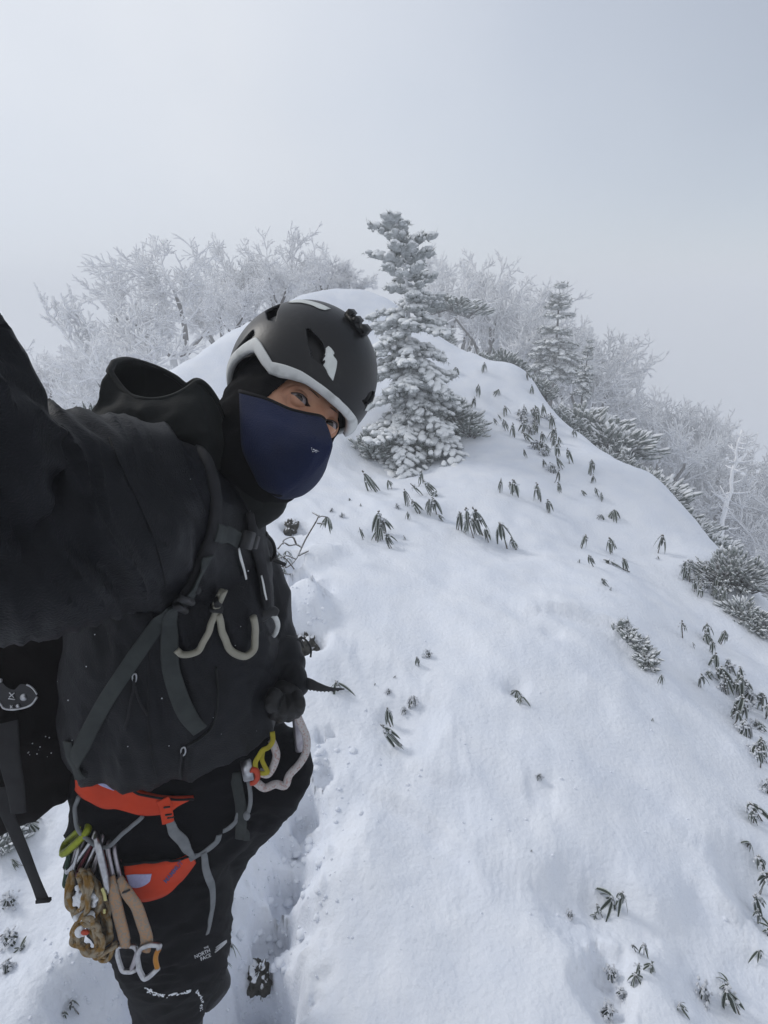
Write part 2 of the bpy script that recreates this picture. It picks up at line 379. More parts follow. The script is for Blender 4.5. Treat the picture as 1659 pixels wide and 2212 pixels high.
# dents, trodden hollows and lumps: image point, radius (m), height, edge sharpness
DENTS = [(545, 2125, .12, -.17, 6), (500, 2180, .18, -.16, 5), (615, 1800, .13, -.10, 3), (600, 1890, .13, -.08, 3), (640, 1715, .10, -.08, 4), (690, 1760, .16, -.06, 2), (570, 1980, .15, -.12, 4), (655, 1705, .05, -.10, 9), (610, 1835, .06, -.10, 9), (575, 1925, .06, -.10, 9), (530, 2010, .06, -.10, 9), (700, 1660, .04, -.05, 8), (665, 1900, .05, .04, 2), (690, 1820, .04, .03, 2),
         (350, 2170, .2, -.14, 4), (235, 2110, .13, -.10, 4), (690, 1590, .022, -.05, 3), (715, 1578, .02, -.035, 3), (560, 1988, .014, -.035, 3),
         (625, 1262, .15, -.24, 7), (600, 1215, .15, -.20, 6), (640, 1140, .10, -.16, 5), (655, 1330, .15, .13, 4), (690, 1290, .06, .05, 3), (690, 1200, .13, .07, 2), (655, 1398, .10, -.16, 5), (700, 1420, .12, .04, 2),
         (700, 1280, .06, -.05, 3), (830, 1500, .2, -.04, 2), (880, 1560, .15, -.05, 2), (1330, 1950, .12, -.04, 2), (1240, 1960, .1, -.05, 2), (1170, 1720, .06, -.03, 2), (1110, 1500, .05, -.03, 2),
         (1060, 1230, .25, .03, 1.5), (960, 1700, .3, -.03, 1.5), (1200, 1400, .35, .04, 1.5), (1310, 2160, .07, -.07, 3), (1320, 2080, .06, -.05, 3), (1640, 1900, .15, -.08, 2), (1190, 1390, .05, -.03, 2),
         (870, 985, .55, -.10, 2), (1000, 1110, .2, -.05, 2), (1100, 1170, .2, -.05, 2), (830, 1165, .2, -.03, 2), (30, 1960, .15, -.06, 2), (30, 1830, .12, -.05, 2), (160, 2170, .1, -.05, 2), (1580, 2130, .16, -.05, 2)]
DN = [(base_hit(a, b), r, h, s) for a, b, r, h, s in DENTS]
# wind crust edges: a low step along a line of image points
CRUST = [([(1120, 1345), (1190, 1338), (1290, 1362), (1370, 1420), (1440, 1500)], .06), ([(760, 1690), (880, 1740), (985, 1830), (1060, 1960)], .05),
         ([(1470, 1870), (1560, 1960), (1640, 2010)], .05), ([(1130, 780), (1060, 760), (985, 770)], .05), ([(840, 1600), (930, 1680), (1040, 1700)], .03),
         ([(680, 1640), (650, 1760), (690, 1880), (640, 2010)], .05), ([(1010, 880), (1080, 872), (1140, 905)], .04)]
CRL = []
for l, h in CRUST:
    P = np.array([base_hit(*q) for q in crom(l, 24)])[:, :2]; CRL.append((P, h))
def ground_z(x, y):
    x = np.asarray(x, float).ravel(); y = np.asarray(y, float).ravel(); z = base_z(x, y)
    rr = np.hypot(x, y); near = np.exp(-(rr / 14) ** 2)
    nz = np.array([noise.noise((a * .9, b * .9, 3.1)) * .06 + max(0, .42 - abs(noise.noise(((a * .8 + b * .6) * 1.5, (a * .6 - b * .8) * .55, 11.0)))) * .06 + max(0, .3 - abs(noise.noise(((a * .8 + b * .6) * 4.2, (a * .6 - b * .8) * 1.1, 4.0)))) * .034 + noise.noise((a * 2.6, b * 2.1, 7.7)) * .026 + noise.noise((a * 7, b * 7, 1.3)) * .010 + noise.noise((a * 19, b * 19, 5.3)) * .0035 if q < 16 else noise.noise((a * .3, b * .3, 0)) * .5 for a, b, q in zip(x, y, rr)])
    z = z + nz
    for P, r, h, s in DN:
        d = np.hypot(x - P[0], y - P[1]); m = d < r * 3
        if not m.any(): continue
        wob = np.array([1 + .30 * noise.noise((a * 3 / r * .4, b * 3 / r * .4, r * 50)) + .13 * noise.noise((a * 5 / r, b * 5 / r, r * 20)) for a, b in zip(x[m], y[m])])
        z[m] += h / (1 + np.exp((d[m] / (r * wob) - 1) * s * 2.2)) 
    for P, h in CRL:
        lo = P.min(0) - .5; hi = P.max(0) + .5; m = (x > lo[0]) & (x < hi[0]) & (y > lo[1]) & (y < hi[1])
        if not m.any(): continue
        q = np.stack([x[m], y[m]], -1); D = np.hypot(q[:, None, 0] - P[None, :, 0], q[:, None, 1] - P[None, :, 1]); i = D.argmin(1); d = D.min(1)
        T = np.gradient(P, axis=0)[i]; T /= np.linalg.norm(T, axis=1)[:, None] + 1e-9
        sg = (q - P[i])[:, 0] * T[:, 1] - (q - P[i])[:, 1] * T[:, 0]
        e = np.minimum(i, len(P) - 1 - i) / (len(P) * .3); fade = np.clip(e, 0, 1) * np.exp(-(d / .22) ** 2)
        z[m] += -h * fade * np.tanh(sg / .012) * .5
    return z
_r = np.concatenate([[.02], np.geomspace(.12, 420, 560)])
_th = np.unique(np.concatenate([np.linspace(-78, 78, 620), np.linspace(78, 282, 60)[:-1]])) 
_gx = np.outer(_r, np.sin(np.radians(_th))); _gy = np.outer(_r, np.cos(np.radians(_th)))
_gz = ground_z(_gx, _gy); _nr, _nt = _gx.shape
me = bpy.data.meshes.new('snow_ground')
_V = np.stack([_gx.ravel(), _gy.ravel(), _gz], -1); me.vertices.add(len(_V)); me.vertices.foreach_set('co', _V.ravel())
_i = np.arange(_nr - 1)[:, None] * _nt; _j = np.arange(_nt); _j2 = (_j + 1) % _nt
_Q = np.stack([_i + _j, _i + _nt + _j, _i + _nt + _j2, _i + _j2], -1).reshape(-1, 4)[:, ::-1]
me.loops.add(_Q.size); me.loops.foreach_set('vertex_index', _Q.ravel().astype(np.int32)); me.polygons.add(len(_Q))
me.polygons.foreach_set('loop_start', np.arange(0, _Q.size, 4, dtype=np.int32)); me.update(calc_edges=True)
bm = bmesh.new(); bm.from_mesh(me); bmesh.ops.recalc_face_normals(bm, faces=bm.faces); bm.to_mesh(me); bm.free()
if sum(p.normal.z for p in list(me.polygons)[:200]) < 0: me.flip_normals()
me.polygons.foreach_set('use_smooth', [True] * len(me.polygons)); me.materials.append(M['snow']); me.update()
ground = link('ground', me); tag(ground, kind='structure')
GB = bvh_of(ground)
def g_hit(x, y):
    h = GB.ray_cast(Vector(CAM), Vector(ray(x, y)))
    return np.array(h[0]) if h[0] is not None else base_hit(x, y)
def g_at(x, y):
    h = GB.ray_cast(Vector((x, y, 30)), Vector((0, 0, -1)))
    return np.array(h[0]) if h[0] is not None else np.array([x, y, float(ground_z(x, y)[0])])

# ------------------------------------------------------------------ the cloud we stand in
hm = bpy.data.materials.new('haze'); hm.use_nodes = True; t = hm.node_tree; t.nodes.clear()
pv = N(t, 'ShaderNodeVolumePrincipled'); pv.inputs['Density'].default_value = .0135; pv.inputs['Color'].default_value = (.955, .963, .972, 1); pv.inputs['Anisotropy'].default_value = 0
mo = N(t, 'ShaderNodeOutputMaterial'); t.links.new(pv.outputs[0], mo.inputs['Volume'])
HZB, HZT = float(_gz.min()) - 1.2, 8.5
bmh = bmesh.new(); bmesh.ops.create_cube(bmh, size=1); bmesh.ops.scale(bmh, vec=(860, 860, HZT - HZB), verts=bmh.verts); bmesh.ops.translate(bmh, vec=(0, 0, (HZT + HZB) / 2), verts=bmh.verts)
hme = bpy.data.meshes.new('haze'); bmh.to_mesh(hme); bmh.free(); hme.materials.append(hm)
haze = link('haze', hme); tag(haze, kind='stuff')
# ================================================================== the climber
# head frame: x = the wearer's left, y = out of the face, z = crown
def _rot(r):
    a = np.linalg.norm(r); k = np.array(r) / a; K = np.array([[0, -k[2], k[1]], [k[2], 0, -k[0]], [-k[1], k[0], 0]])
    return np.eye(3) + math.sin(a) * K + (1 - math.cos(a)) * K @ K
HM = _rot([-.1126, -.7876, .4758]) @ np.array([[1, 0, 0], [0, 0, -1], [0, -1, 0]], float)
HT = np.array([-.1507, -.1462, .8396])
CW = np.stack([RT, -UP, FW], 1)
HR = CW @ HM; HO = CAM + CW @ HT                          # head -> world
def hw(L): return HO + np.asarray(L, float) @ HR.T
def hray(x, y): return HR.T @ (CAM - HO), HR.T @ ray(x, y)
def h_ell(x, y, c, ax):
    o, d = hray(x, y); o = (o - c) / ax; d = d / ax
    a = d @ d; b = o @ d; q = o @ o - 1; D = max(b * b - a * q, 0)
    s = (-b - math.sqrt(D)) / a
    p = o + s * d; p /= max(np.linalg.norm(p), 1e-9)
    return p * ax + c
FOOT = W(360, 2300, 1.36)
person = empty('person', (float(FOOT[0]), float(FOOT[1]), 0.0), 'climber in black jacket and navy face mask taking a selfie on the snow slope', 'person')

# ---------------- head and neck
def face_y(x, z):
    q = 1 - (x / .073) ** 2 - ((z + .012) / .122) ** 2
    y = .088 * math.sqrt(max(q, 0))
    g = lambda cx, cz, sx, sz: math.exp(-((x - cx) / sx) ** 2 - ((z - cz) / sz) ** 2)
    ax = abs(x)
    e = math.exp(-((ax - .031) / .019) ** 2 - ((z - .0) / .013) ** 2)
    y -= .0070 * e
    y += .0035 * math.exp(-((ax - .028) / .022) ** 2 - ((z - .021) / .009) ** 2)
    y += .018 * math.exp(-(x / .0105) ** 2) * (max(0, min(1, (.008 - z) / .05)) ** .9 if z > -.05 else max(0, 1 - (-.05 - z) / .012)) + .0035 * g(0, .0, .012, .02)
    y += .004 * math.exp(-((ax - .042) / .022) ** 2 - ((z + .034) / .02) ** 2)
    y += .006 * g(0, -.078, .03, .014) + .006 * g(0, -.112, .025, .016)
    return y
EYE = [(-.0315, .0705, .0), (.0315, .0705, .0)]; ER = .0128
def lid_y(x, z, y):
    for ex, ey, ez in EYE:
        dx, dz = x - ex, z - ez; r2 = dx * dx + dz * dz
        if r2 < .0195 ** 2:
            rr = ER + .0011; s = ey + math.sqrt(max(rr * rr - min(r2, rr * rr * .98), 0))
            k = .0022; h = max(k - abs(s - y), 0) / k
            y = max(s, y) + h * h * k * .25
    return y
def open_eye(x, z):
    for sgn, (ex, ey, ez) in zip((-1, 1), EYE):
        t = (x - ex) * sgn / .0148                           # -1 inner corner, 1 outer corner
        if abs(t) < 1:
            zz = z - ez - .0012 * t
            if -.0040 * (1 - t * t) ** .7 < zz < .0048 * (1 - abs(t) ** 2.3) ** .8: return True
    return False
gx = np.linspace(-.0725, .0725, 190); gz = np.concatenate([np.linspace(-.131, -.03, 60), np.linspace(-.0291, .03, 90), np.linspace(.032, .107, 40)])
mb = MB(); V = []; idx = {}; fcs = []
for j, z in enumerate(gz):
    for i, x in enumerate(gx):
        half = .073 * math.sqrt(max(1 - ((z + .012) / .122) ** 2, 1e-4)); xx = max(-half, min(half, x))
        V.append((xx, lid_y(xx, z, face_y(xx, z)), z))
nx = len(gx)
for j in range(len(gz) - 1):
    for i in range(nx - 1):
        c = np.mean([V[j * nx + i], V[(j + 1) * nx + i + 1]], 0)
        if open_eye(c[0], c[2]): continue
        fcs.append((j * nx + i, j * nx + i + 1, (j + 1) * nx + i + 1, (j + 1) * nx + i))
mb.add(hw(V), fcs)
VB = []; fb = []                                              # back of the head
for j, z in enumerate(gz):
    for i, a in enumerate(np.linspace(0, math.pi, 40)):
        half = .073 * math.sqrt(max(1 - ((z + .012) / .122) ** 2, 1e-4)); VB.append((-half * math.cos(a), -half * 1.25 * math.sin(a), z))
for j in range(len(gz) - 1):
    for i in range(39): fb.append((j * 40 + i, (j + 1) * 40 + i, (j + 1) * 40 + i + 1, j * 40 + i + 1))
mb.add(hw(VB), fb)
NECK = [hw((0, -.02, -.06)), hw((0, -.03, -.12)), W(520, 1010, .86), W(470, 1120, .88)]
tube(mb, crom(NECK, 12), [.055] * 12, 20)
tube(mb, crom([W(470, 1100, .88), W(400, 1300, .9), W(375, 1600, .96)], 12), np.linspace(.06, .08, 12), 20)   # trunk of the body under the clothes
body = obj('body', mb, M['skin'], person)
for k, (ex, ey, ez) in enumerate(EYE):
    mb = MB(); o = hw((ex, ey, ez)); tgt = CAM + (0.02 * RT if k == 0 else .05 * RT); g = nrm(tgt - o)
    # gaze: turn the eye towards the camera but only as far as the lids allow
    gl = HR.T @ g; gl[0] = max(-.46, min(.46, gl[0])); gl[2] = max(-.2, min(.12, gl[2])); gl[1] = math.sqrt(1 - gl[0] ** 2 - gl[2] ** 2); g = HR @ gl
    u = nrm(np.cross(g, UP)); v = np.cross(u, g); n = 28; rows = [0, 7, 13, 20, 27, 30, 40, 60, 90, 130, 180]
    V = []; f = []; ms = []
    for r_ in rows:
        for q in range(n):
            a = 2 * math.pi * q / n; rad = ER * (1.0 + (.035 if r_ < 27 else 0) * math.cos(R(r_ * 3.2)))
            V.append(o + rad * (math.cos(R(r_)) * g + math.sin(R(r_)) * (math.cos(a) * u + math.sin(a) * v)))
    for i in range(len(rows) - 1):
        m_ = 2 if rows[i] < 13 else (1 if rows[i] < 30 else 0)
        for q in range(n): f.append((i * n + q, i * n + (q + 1) % n, (i + 1) * n + (q + 1) % n, (i + 1) * n + q)); ms.append(m_)
    mb.add(V, f); mb.m = ms
    obj('eye', mb, [M['white_eye'], M['iris'], M['pupil']], person)
    sgn = -1 if k == 0 else 1; L = []; B = []
    for t in np.linspace(-1, 1, 22):
        x = ex + sgn * t * .0150; z = ez + .0012 * t + .0050 * (1 - abs(t) ** 2.3) ** .8
        L.append((x, lid_y(x, z, face_y(x, z)) + .0008, z))
    mb = MB(); tube(mb, hw(L), .0006 + .0004 * np.sin(np.linspace(0, math.pi, 22)), 6); obj('eyelashes', mb, M['hair'], person)
    for t in np.linspace(-1.0, -.1, 18):
        x = ex + sgn * t * .020; z = .0165 + .0035 * math.sin((t + .9) * 1.3) ; B.append((x, face_y(x, z) + .0012, z))
    mb = MB(); tube(mb, hw(B), .0022 * np.sin(np.linspace(.5, math.pi - .15, 18)), 6, flat=.35); obj('eyebrow', mb, M['hair'], person)

# ---------------- balaclava
def in_poly(x, y, P):
    c = False; j = len(P) - 1
    for i in range(len(P)):
        if (P[i][1] > y) != (P[j][1] > y) and x < (P[j][0] - P[i][0]) * (y - P[i][1]) / (P[j][1] - P[i][1]) + P[i][0]: c = not c
        j = i
    return c
mb = MB()
ellipsoid(mb, hw((0, -.012, .0)), (HR * np.array([.084, .102, .125])).T, 48, 32)
ellipsoid(mb, hw((0, .012, -.06)), (HR * np.array([.070, .078, .066])).T, 32, 20)
ellipsoid(mb, hw((0, -.01, -.085)), (HR * np.array([.074, .082, .066])).T, 32, 20)
tube(mb, crom([hw((0, -.03, -.02)), hw((-.004, -.035, -.09)), W(535, 985, .845), W(505, 1060, .86)], 14), np.linspace(.074, .084, 14), 28)
FACE_HOLE = [(573, 861), (600, 838), (628, 815), (700, 828), (800, 890), (800, 960), (735, 1000), (650, 960), (600, 900)]
def knit_fold(c, n):
    q = (c - HO) @ HR
    return .0035 * noise.noise((q[0] * 14, q[1] * 30, q[2] * 45 + 4)) + .0018 * noise.noise((q[0] * 40, q[1] * 60, q[2] * 80))
bal = fuse('balaclava', mb, .0036, M['knit'], person, 5, knit_fold)
bm = bmesh.new(); bm.from_mesh(bal.data); dl = []
for f_ in bm.faces:
    q = (np.array(f_.calc_center_median()) - HO) @ HR
    if q[1] > .015 and q[2] > -.13:
        s = proj(hw((-abs(q[0]), q[1], q[2])))
        if in_poly(s[0], s[1], FACE_HOLE): dl.append(f_)
bmesh.ops.delete(bm, geom=dl, context='FACES')
for _ in range(4): bmesh.ops.smooth_vert(bm, verts=[v for v in bm.verts if v.is_boundary], factor=.5, use_axis_x=True, use_axis_y=True, use_axis_z=True)
bm.to_mesh(bal.data); bm.free()
so_ = bal.modifiers.new('thick', 'SOLIDIFY'); so_.thickness = .0025; so_.offset = -1

# ---------------- face mask: near half from its outline, far half mirrored about the middle of the face
EDGE = [(517.5, 846), (519, 880), (520, 905), (523, 963), (531, 988), (541, 1008), (560, 1046), (578, 1060), (592, 1067)]
MIDL = [(699, 906), (709, 930), (717, 958), (713, 974), (696, 997), (667, 1030), (640, 1051), (622, 1062), (609, 1069)]
TOPE = [(517.5, 846), (545, 854), (573, 862), (600, 874), (626, 886), (650, 892), (674, 897), (690, 900), (699, 906)]
nu, nv = 30, 34
ed = crom(EDGE, nv); mi = crom(MIDL, nv); tp = crom(TOPE, nu)
ce, ae = np.array([0, -.005, -.02]), np.array([.087, .102, .14])
LE = np.array([h_ell(*q, ce, ae) for q in ed])
LM = []
for q in mi:
    o, d = hray(*q); LM.append(o + d * (-o[0] / d[0]))
LM = smooth_rows(LM, 3)
G = np.zeros((nu, nv, 3))
for i in range(nu):
    s = i / (nu - 1)
    for j in range(nv):
        t_ = j / (nv - 1); b = ed[j] * (1 - s) + mi[j] * s
        lin = tp[0] * (1 - s) + tp[-1] * s; b = b + (tp[i] - lin) * (1 - t_) ** 2
        y = LE[j][1] + (LM[j][1] - LE[j][1]) * math.sin(s * math.pi / 2) ** .85
        o, d = hray(*b); p = o + d * ((y - o[1]) / d[1]); p[0] = min(p[0], 0) if s < 1 else 0
        G[i, j] = p
G[-1] = LM
G = smooth_rows(G, 1)
for i in range(nu):
    for j in range(nv):
        q = G[i, j]; w_ = math.sin(math.pi * min(i / (nu - 1), 1)) * math.sin(math.pi * min(1, j / (nv - 1) * .9 + .1))
        q[1] += w_ * (.0035 * noise.noise((q[0] * 30, q[2] * 45, 2)) + .0045 * max(0, 1 - abs(q[0] * .9 + .020 + .25 * (q[2] + .06)) / .009) - .003 * max(0, 1 - abs(q[0] + .05 - .5 * (q[2] + .07)) / .012) + .003 * noise.noise((q[0] * 15 + q[2] * 40, 8, q[2] * 20)))
FARH = G[-2::-1] * np.array([-1, 1, 1])
for i in range(len(FARH)):
    s = 1 - (i + 1) / (nu - 1); FARH[i, :, 1] = LE[:, 1] * (1 - s) + LM[:, 1] * s    # flatter behind the nose fold
full = np.concatenate([G, FARH]); nu2 = len(full)
Wd = hw(full.reshape(-1, 3)).reshape(nu2, nv, 3)
mb = MB(); mb.add(Wd.reshape(-1, 3), [(i * nv + j, (i + 1) * nv + j, (i + 1) * nv + j + 1, i * nv + j + 1) for i in range(nu2 - 1) for j in range(nv - 1)])
mask = obj('face_mask', mb, M['mask'], person); s_ = mask.modifiers.new('thick', 'SOLIDIFY'); s_.thickness = .0028; s_.offset = 0
tag(mask, 'navy neoprene face mask')
mb = MB(); tube(mb, Wd[:, 0], .0036, 8); tube(mb, Wd[:, -1], .0022, 6); obj('edge_binding', mb, M['binding'], mask)
mb = MB(); n_ = nrm(HR @ np.array([-.5, .8, 0]))
slit = [(652, 958), (662, 962), (671, 968), (679, 973), (686, 976)]
MBV = bvh_of(mask)
P = np.array([cast(*q, MBV)[0] for q in crom(slit, 20)])
rnd = random.Random(3)
tube(mb, P, .0007, 6)
for p in P[12:]: 
    for _ in range(3): ellipsoid(mb, p + np.array([rnd.uniform(-.0022, .0022) for _ in range(3)]) - ray(660, 960) * .0015, [rnd.uniform(.0003, .0009)] * 3, 6, 4)
obj('frost', mb, M['rime'], mask)

# ---------------- jacket: torso, both sleeves, collar
def ring(cx, cy, d, hw_px, th, yaw=0, n=36, p=2.3, tilt=0, back=None):
    c = W(cx, cy, d); a = hw_px * d / F; X = np.array([math.cos(yaw), math.sin(yaw), tilt]); Y = np.array([math.sin(yaw), -math.cos(yaw), 0])
    out = []
    for k in range(n):
        t_ = 2 * math.pi * k / n; cs, sn = math.cos(t_), math.sin(t_)
        b = th if sn > 0 or back is None else back
        out.append(c + X * a * math.copysign(abs(cs) ** (2 / p), cs) + Y * b * math.copysign(abs(sn) ** (2 / p), sn))
    return np.array(out)
def interp_rings(rs, n):
    A = crom(np.array(rs).reshape(len(rs), -1), n); return [a.reshape(-1, 3) for a in A]
mb = MB()
Y0 = R(18)
tor = [ring(383, 1568, .97, 207, .126, Y0), ring(378, 1530, .955, 208, .138, Y0), ring(372, 1470, .935, 210, .142, Y0), ring(378, 1360, .90, 202, .142, Y0), ring(385, 1250, .87, 190, .135, Y0),
       ring(415, 1140, .855, 140, .12, Y0), ring(465, 1050, .85, 105, .10, Y0), ring(505, 985, .85, 80, .082, Y0)]
loft(mb, interp_rings(tor, 30))
ARM = [W(405, 1180, .82), W(330, 1125, .71), W(215, 1118, .60), W(100, 1128, .53), (W(0, 1135, .47)), W(-125, 1085, .42), W(-150, 880, .375), W(-222, 790, .34), W(-600, 760, .24), np.array(CAM) + np.array([-.17, .10, -.035])]
tube(mb, crom(ARM, 40), np.interp(np.linspace(0, 1, 40), np.linspace(0, 1, 10), [.098, .103, .100, .098, .091, .072, .061, .056, .047, .040]), 36)
LARM = [W(480, 1190, .93), W(535, 1290, .965), W(562, 1385, .975), W(586, 1440, .955), W(612, 1468, .94)]
tube(mb, crom(LARM, 24), np.interp(np.linspace(0, 1, 24), np.linspace(0, 1, 5), [.075, .062, .058, .052, .042]), 28)
ellipsoid(mb, W(632, 1474, .945), [.018, .022, .034], 20, 12)       # the baggy cuff
tube(mb, crom([W(505, 1030, .85), W(545, 1040, .83), W(560, 1075, .82)], 8), [.072, .066, .05], 24) if False else None
def ridge(q): return 1 - 2 * abs(noise.noise(q))
def cloth(c, n):
    p = proj(c); x, y = p[0], p[1]
    # long folds that sweep from the collar down the sleeve, softer vertical ones on the trunk
    ux = (x * .82 - y * .57); uy = (x * .57 + y * .82)
    sl = 1 / (1 + math.exp((x - 385) / 25)) * (1 / (1 + math.exp((y - 1330) / 30)))
    warp = 40 * noise.noise((x / 180, y / 180, 3))
    f1 = ridge(((ux + warp) / 78, uy / 420, c[1] * 3 + 1.7)) * .0135 + max(0, ridge(((ux + warp) / 36, uy / 190, 5.0 + c[1] * 2)) - .2) * .0085 + ridge(((ux * .6 + warp) / 22, uy / 70, 8.0 + c[1] * 4)) * .0016
    f2 = ridge(((x + warp * .6) / 62, y / 330, 9 + c[1])) * .0085 + ridge(((x - y * .3) / 30, (y + warp) / 95, 1 + c[1] * 5)) * .0035
    el = math.exp(-((x - 560) / 60) ** 2 - ((y - 1400) / 110) ** 2) * ridge((x / 40, y / 26, 2)) * .004
    return sl * f1 + (1 - sl) * f2 + el + noise.noise((c[0] * 40, c[1] * 40, c[2] * 40)) * .0009
jacket = fuse('jacket', mb, .0056, M['jacket'], person, 8, cloth)
# collar standing round the neck
mb = MB()
col = [ring(500, 1060, .855, 112, .10, Y0, 30), ring(520, 1010, .85, 98, .092, Y0, 30), ring(535, 985, .845, 88, .085, Y0, 30), ring(540, 976, .845, 80, .078, Y0, 30), ring(532, 1000, .845, 76, .072, Y0, 30)]
loft(mb, interp_rings(col, 16), cap=False)
tube(mb, crom([W(470, 1110, .86), W(520, 1085, .83), W(566, 1078, .825), W(590, 1082, .845)], 14), [.05] * 8 + [.046, .042, .038, .034, .03, .024], 20)
obj('collar', mb, M['hood'], jacket)
# hood hanging open behind the neck
front = [(236, 802), (252, 826), (268, 845), (290, 860), (330, 866), (372, 858), (404, 842), (430, 826), (452, 845), (474, 884), (492, 932)]
back_ = [(246, 783), (262, 778), (282, 778), (310, 785), (345, 798), (378, 815), (402, 832), (424, 822), (448, 836), (476, 880), (496, 930)]
low1 = [(214, 862), (230, 890), (262, 910), (300, 918), (345, 918), (390, 915), (425, 915), (452, 930), (470, 950), (485, 965), (500, 975)]
low2 = [(190, 915), (215, 945), (255, 962), (300, 968), (350, 968), (395, 972), (430, 985), (455, 1000), (472, 1015), (486, 1020), (500, 1020)]
K = 48
fr = crom(front, K); bk = crom(back_, K); l1 = crom(low1, K); l2 = crom(low2, K)
dF = np.interp(np.linspace(0, 1, K), [0, .35, .7, 1], [.735, .715, .745, .80]); 
def row(px, dep): return np.array([W(a, b, c) for (a, b), c in zip(px, dep)])
Fr = row(fr, dF); Bk = row(bk, np.interp(np.linspace(0, 1, K), [0, .3, .65, 1], [.76, .86, .86, .83]))
F1 = row(l1, dF - .02); F2 = row(l2, dF - .005)
B1 = row(l1 + np.array([6, -22]), np.linspace(.86, .92, K)); B2 = row(l2 + np.array([5, 10]), np.linspace(.84, .92, K))
lip = .5 * (Fr + Bk)
def loopr(a, b): return np.concatenate([a, b[::-1]])
rings = [loopr(F2, B2), loopr(F1 * .5 + F2 * .5 - FW * .006, B1 * .5 + B2 * .5 + FW * .012), loopr(F1, B1), loopr(.45 * F1 + .55 * Fr - FW * .006, .45 * B1 + .55 * Bk + FW * .006), loopr(Fr, Bk)]
rings = interp_rings(rings, 22)
inner = [r_ + (np.mean(r_, 0) - r_) * .05 for r_ in rings[::-1]][:16]
mb = MB(); loft(mb, rings + inner, cap=False)
def hoodfold(p):
    x, y, _ = proj(p)
    return .0055 * ridge((x / 75 + y / 60, y / 95 - x / 200, 2.2)) + .003 * noise.noise((x / 28, y / 24, 4))
mb.v = [v + np.array([hoodfold(p) * -FW for p in v]) for v in mb.v]
hood = obj('hood', mb, M['hood'], jacket)
mb = MB(); tube(mb, rings[-1], .0045, 8, closed=True); obj('hood_hem', mb, M['hood'], hood)

# ---------------- trousers
mb = MB()
Y1 = R(14)
pel = [ring(375, 1560, .985, 180, .115, Y1), ring(365, 1680, 1.02, 188, .122, Y1), ring(352, 1765, 1.05, 180, .12, Y1), ring(338, 1840, 1.08, 160, .115, Y1)]
loft(mb, interp_rings(pel, 10))
RL = [(318, 1740, 1.02, .125), (325, 1830, 1.06, .138), (355, 1930, 1.12, .128), (378, 2020, 1.18, .112), (384, 2075, 1.22, .100), (380, 2100, 1.24, .092), (376, 2122, 1.26, .088), (371, 2146, 1.29, .085)]
tube(mb, crom([W(*q[:3]) for q in RL], 40), np.interp(np.linspace(0, 1, 40), np.linspace(0, 1, 8), [q[3] for q in RL]), 36)
LL = [(440, 1740, 1.08, .11), (515, 1685, 1.06, .09), (580, 1648, 1.04, .072), (572, 1685, 1.07, .074), (518, 1752, 1.15, .076), (465, 1835, 1.24, .078), (425, 1930, 1.35, .076), (405, 2030, 1.48, .072)]
tube(mb, crom([W(*q[:3]) for q in LL], 40), np.interp(np.linspace(0, 1, 40), np.linspace(0, 1, 8), [q[3] for q in LL]), 32)
def tcloth(c, n):
    x, y, d = proj(c)
    warp = 30 * noise.noise((x / 120, y / 120, 3))
    f_ = ridge((x / 150 + c[1], (y + warp + .35 * x) / 55, 2)) * .0065 + ridge((x / 60, (y + warp) / 24, 6 + c[1] * 4)) * .0028
    f_ += math.exp(-((y - 2110) / 45) ** 2) * ridge((x / 90, y / 17, 4)) * .004
    return f_ + noise.noise((c[0] * 40, c[1] * 40, c[2] * 40)) * .0009
trousers = fuse('trousers', mb, .006, M['trousers'], person, 8, tcloth)
TB = bvh_of(trousers); JB = bvh_of(jacket)
# the lettering on the shin
def text_on(parent, name, txt, o_px, ux, uy, size, bvh, m, d, off=.0025):
    """letters laid on the cloth: o_px = start of the baseline, ux / uy = image vectors of one em along and up"""
    cu = bpy.data.curves.new(name, 'FONT'); cu.body = txt; cu.size = 1; cu.offset = .018
    t_ = bpy.data.objects.new(name, cu); COL.objects.link(t_)
    me_ = bpy.data.meshes.new_from_object(t_.evaluated_get(bpy.context.evaluated_depsgraph_get()))
    bpy.data.objects.remove(t_)
    bm_ = bmesh.new(); bm_.from_mesh(me_); bmesh.ops.triangulate(bm_, faces=bm_.faces)
    bmesh.ops.subdivide_edges(bm_, edges=[e for e in bm_.edges if e.calc_length() > .25], cuts=1)
    for v in bm_.verts:
        x = o_px[0] + (ux[0] * v.co.x + uy[0] * v.co.y) * size; y = o_px[1] + (ux[1] * v.co.x + uy[1] * v.co.y) * size
        p, n = cast(x, y, bvh, d); v.co = p - ray(x, y) * off
    for f_ in bm_.faces:
        f_.normal_update()
        if f_.normal.dot(Vector(ray(*o_px))) > 0: f_.normal_flip()
    bm_.to_mesh(me_); bm_.free(); me_.materials.clear(); me_.materials.append(m)
    return link(name, me_, parent)
LD, LU = nrm([1, -.45]), nrm([-.30, -1])
text_on(trousers, 'lettering', 'THE', (441, 2051), LD, LU, 6, TB, M['white_ink'], 1.2)
text_on(trousers, 'lettering', 'NORTH', (421, 2071), LD, LU, 10.5, TB, M['white_ink'], 1.2)
text_on(trousers, 'lettering', 'FACE', (434, 2076), LD, LU, 10.5, TB, M['white_ink'], 1.2)
mb = MB()
for k in range(3): cord(mb, [(464 + k * 1, 2056 - k * 5), (474 + k, 2048 - k * 4.5), (482, 2041 - k * 3), (488, 2035 - k * 2)], 1.4, TB, .001, 14, 1.2)
obj('emblem', mb, M['white_ink'], trousers)
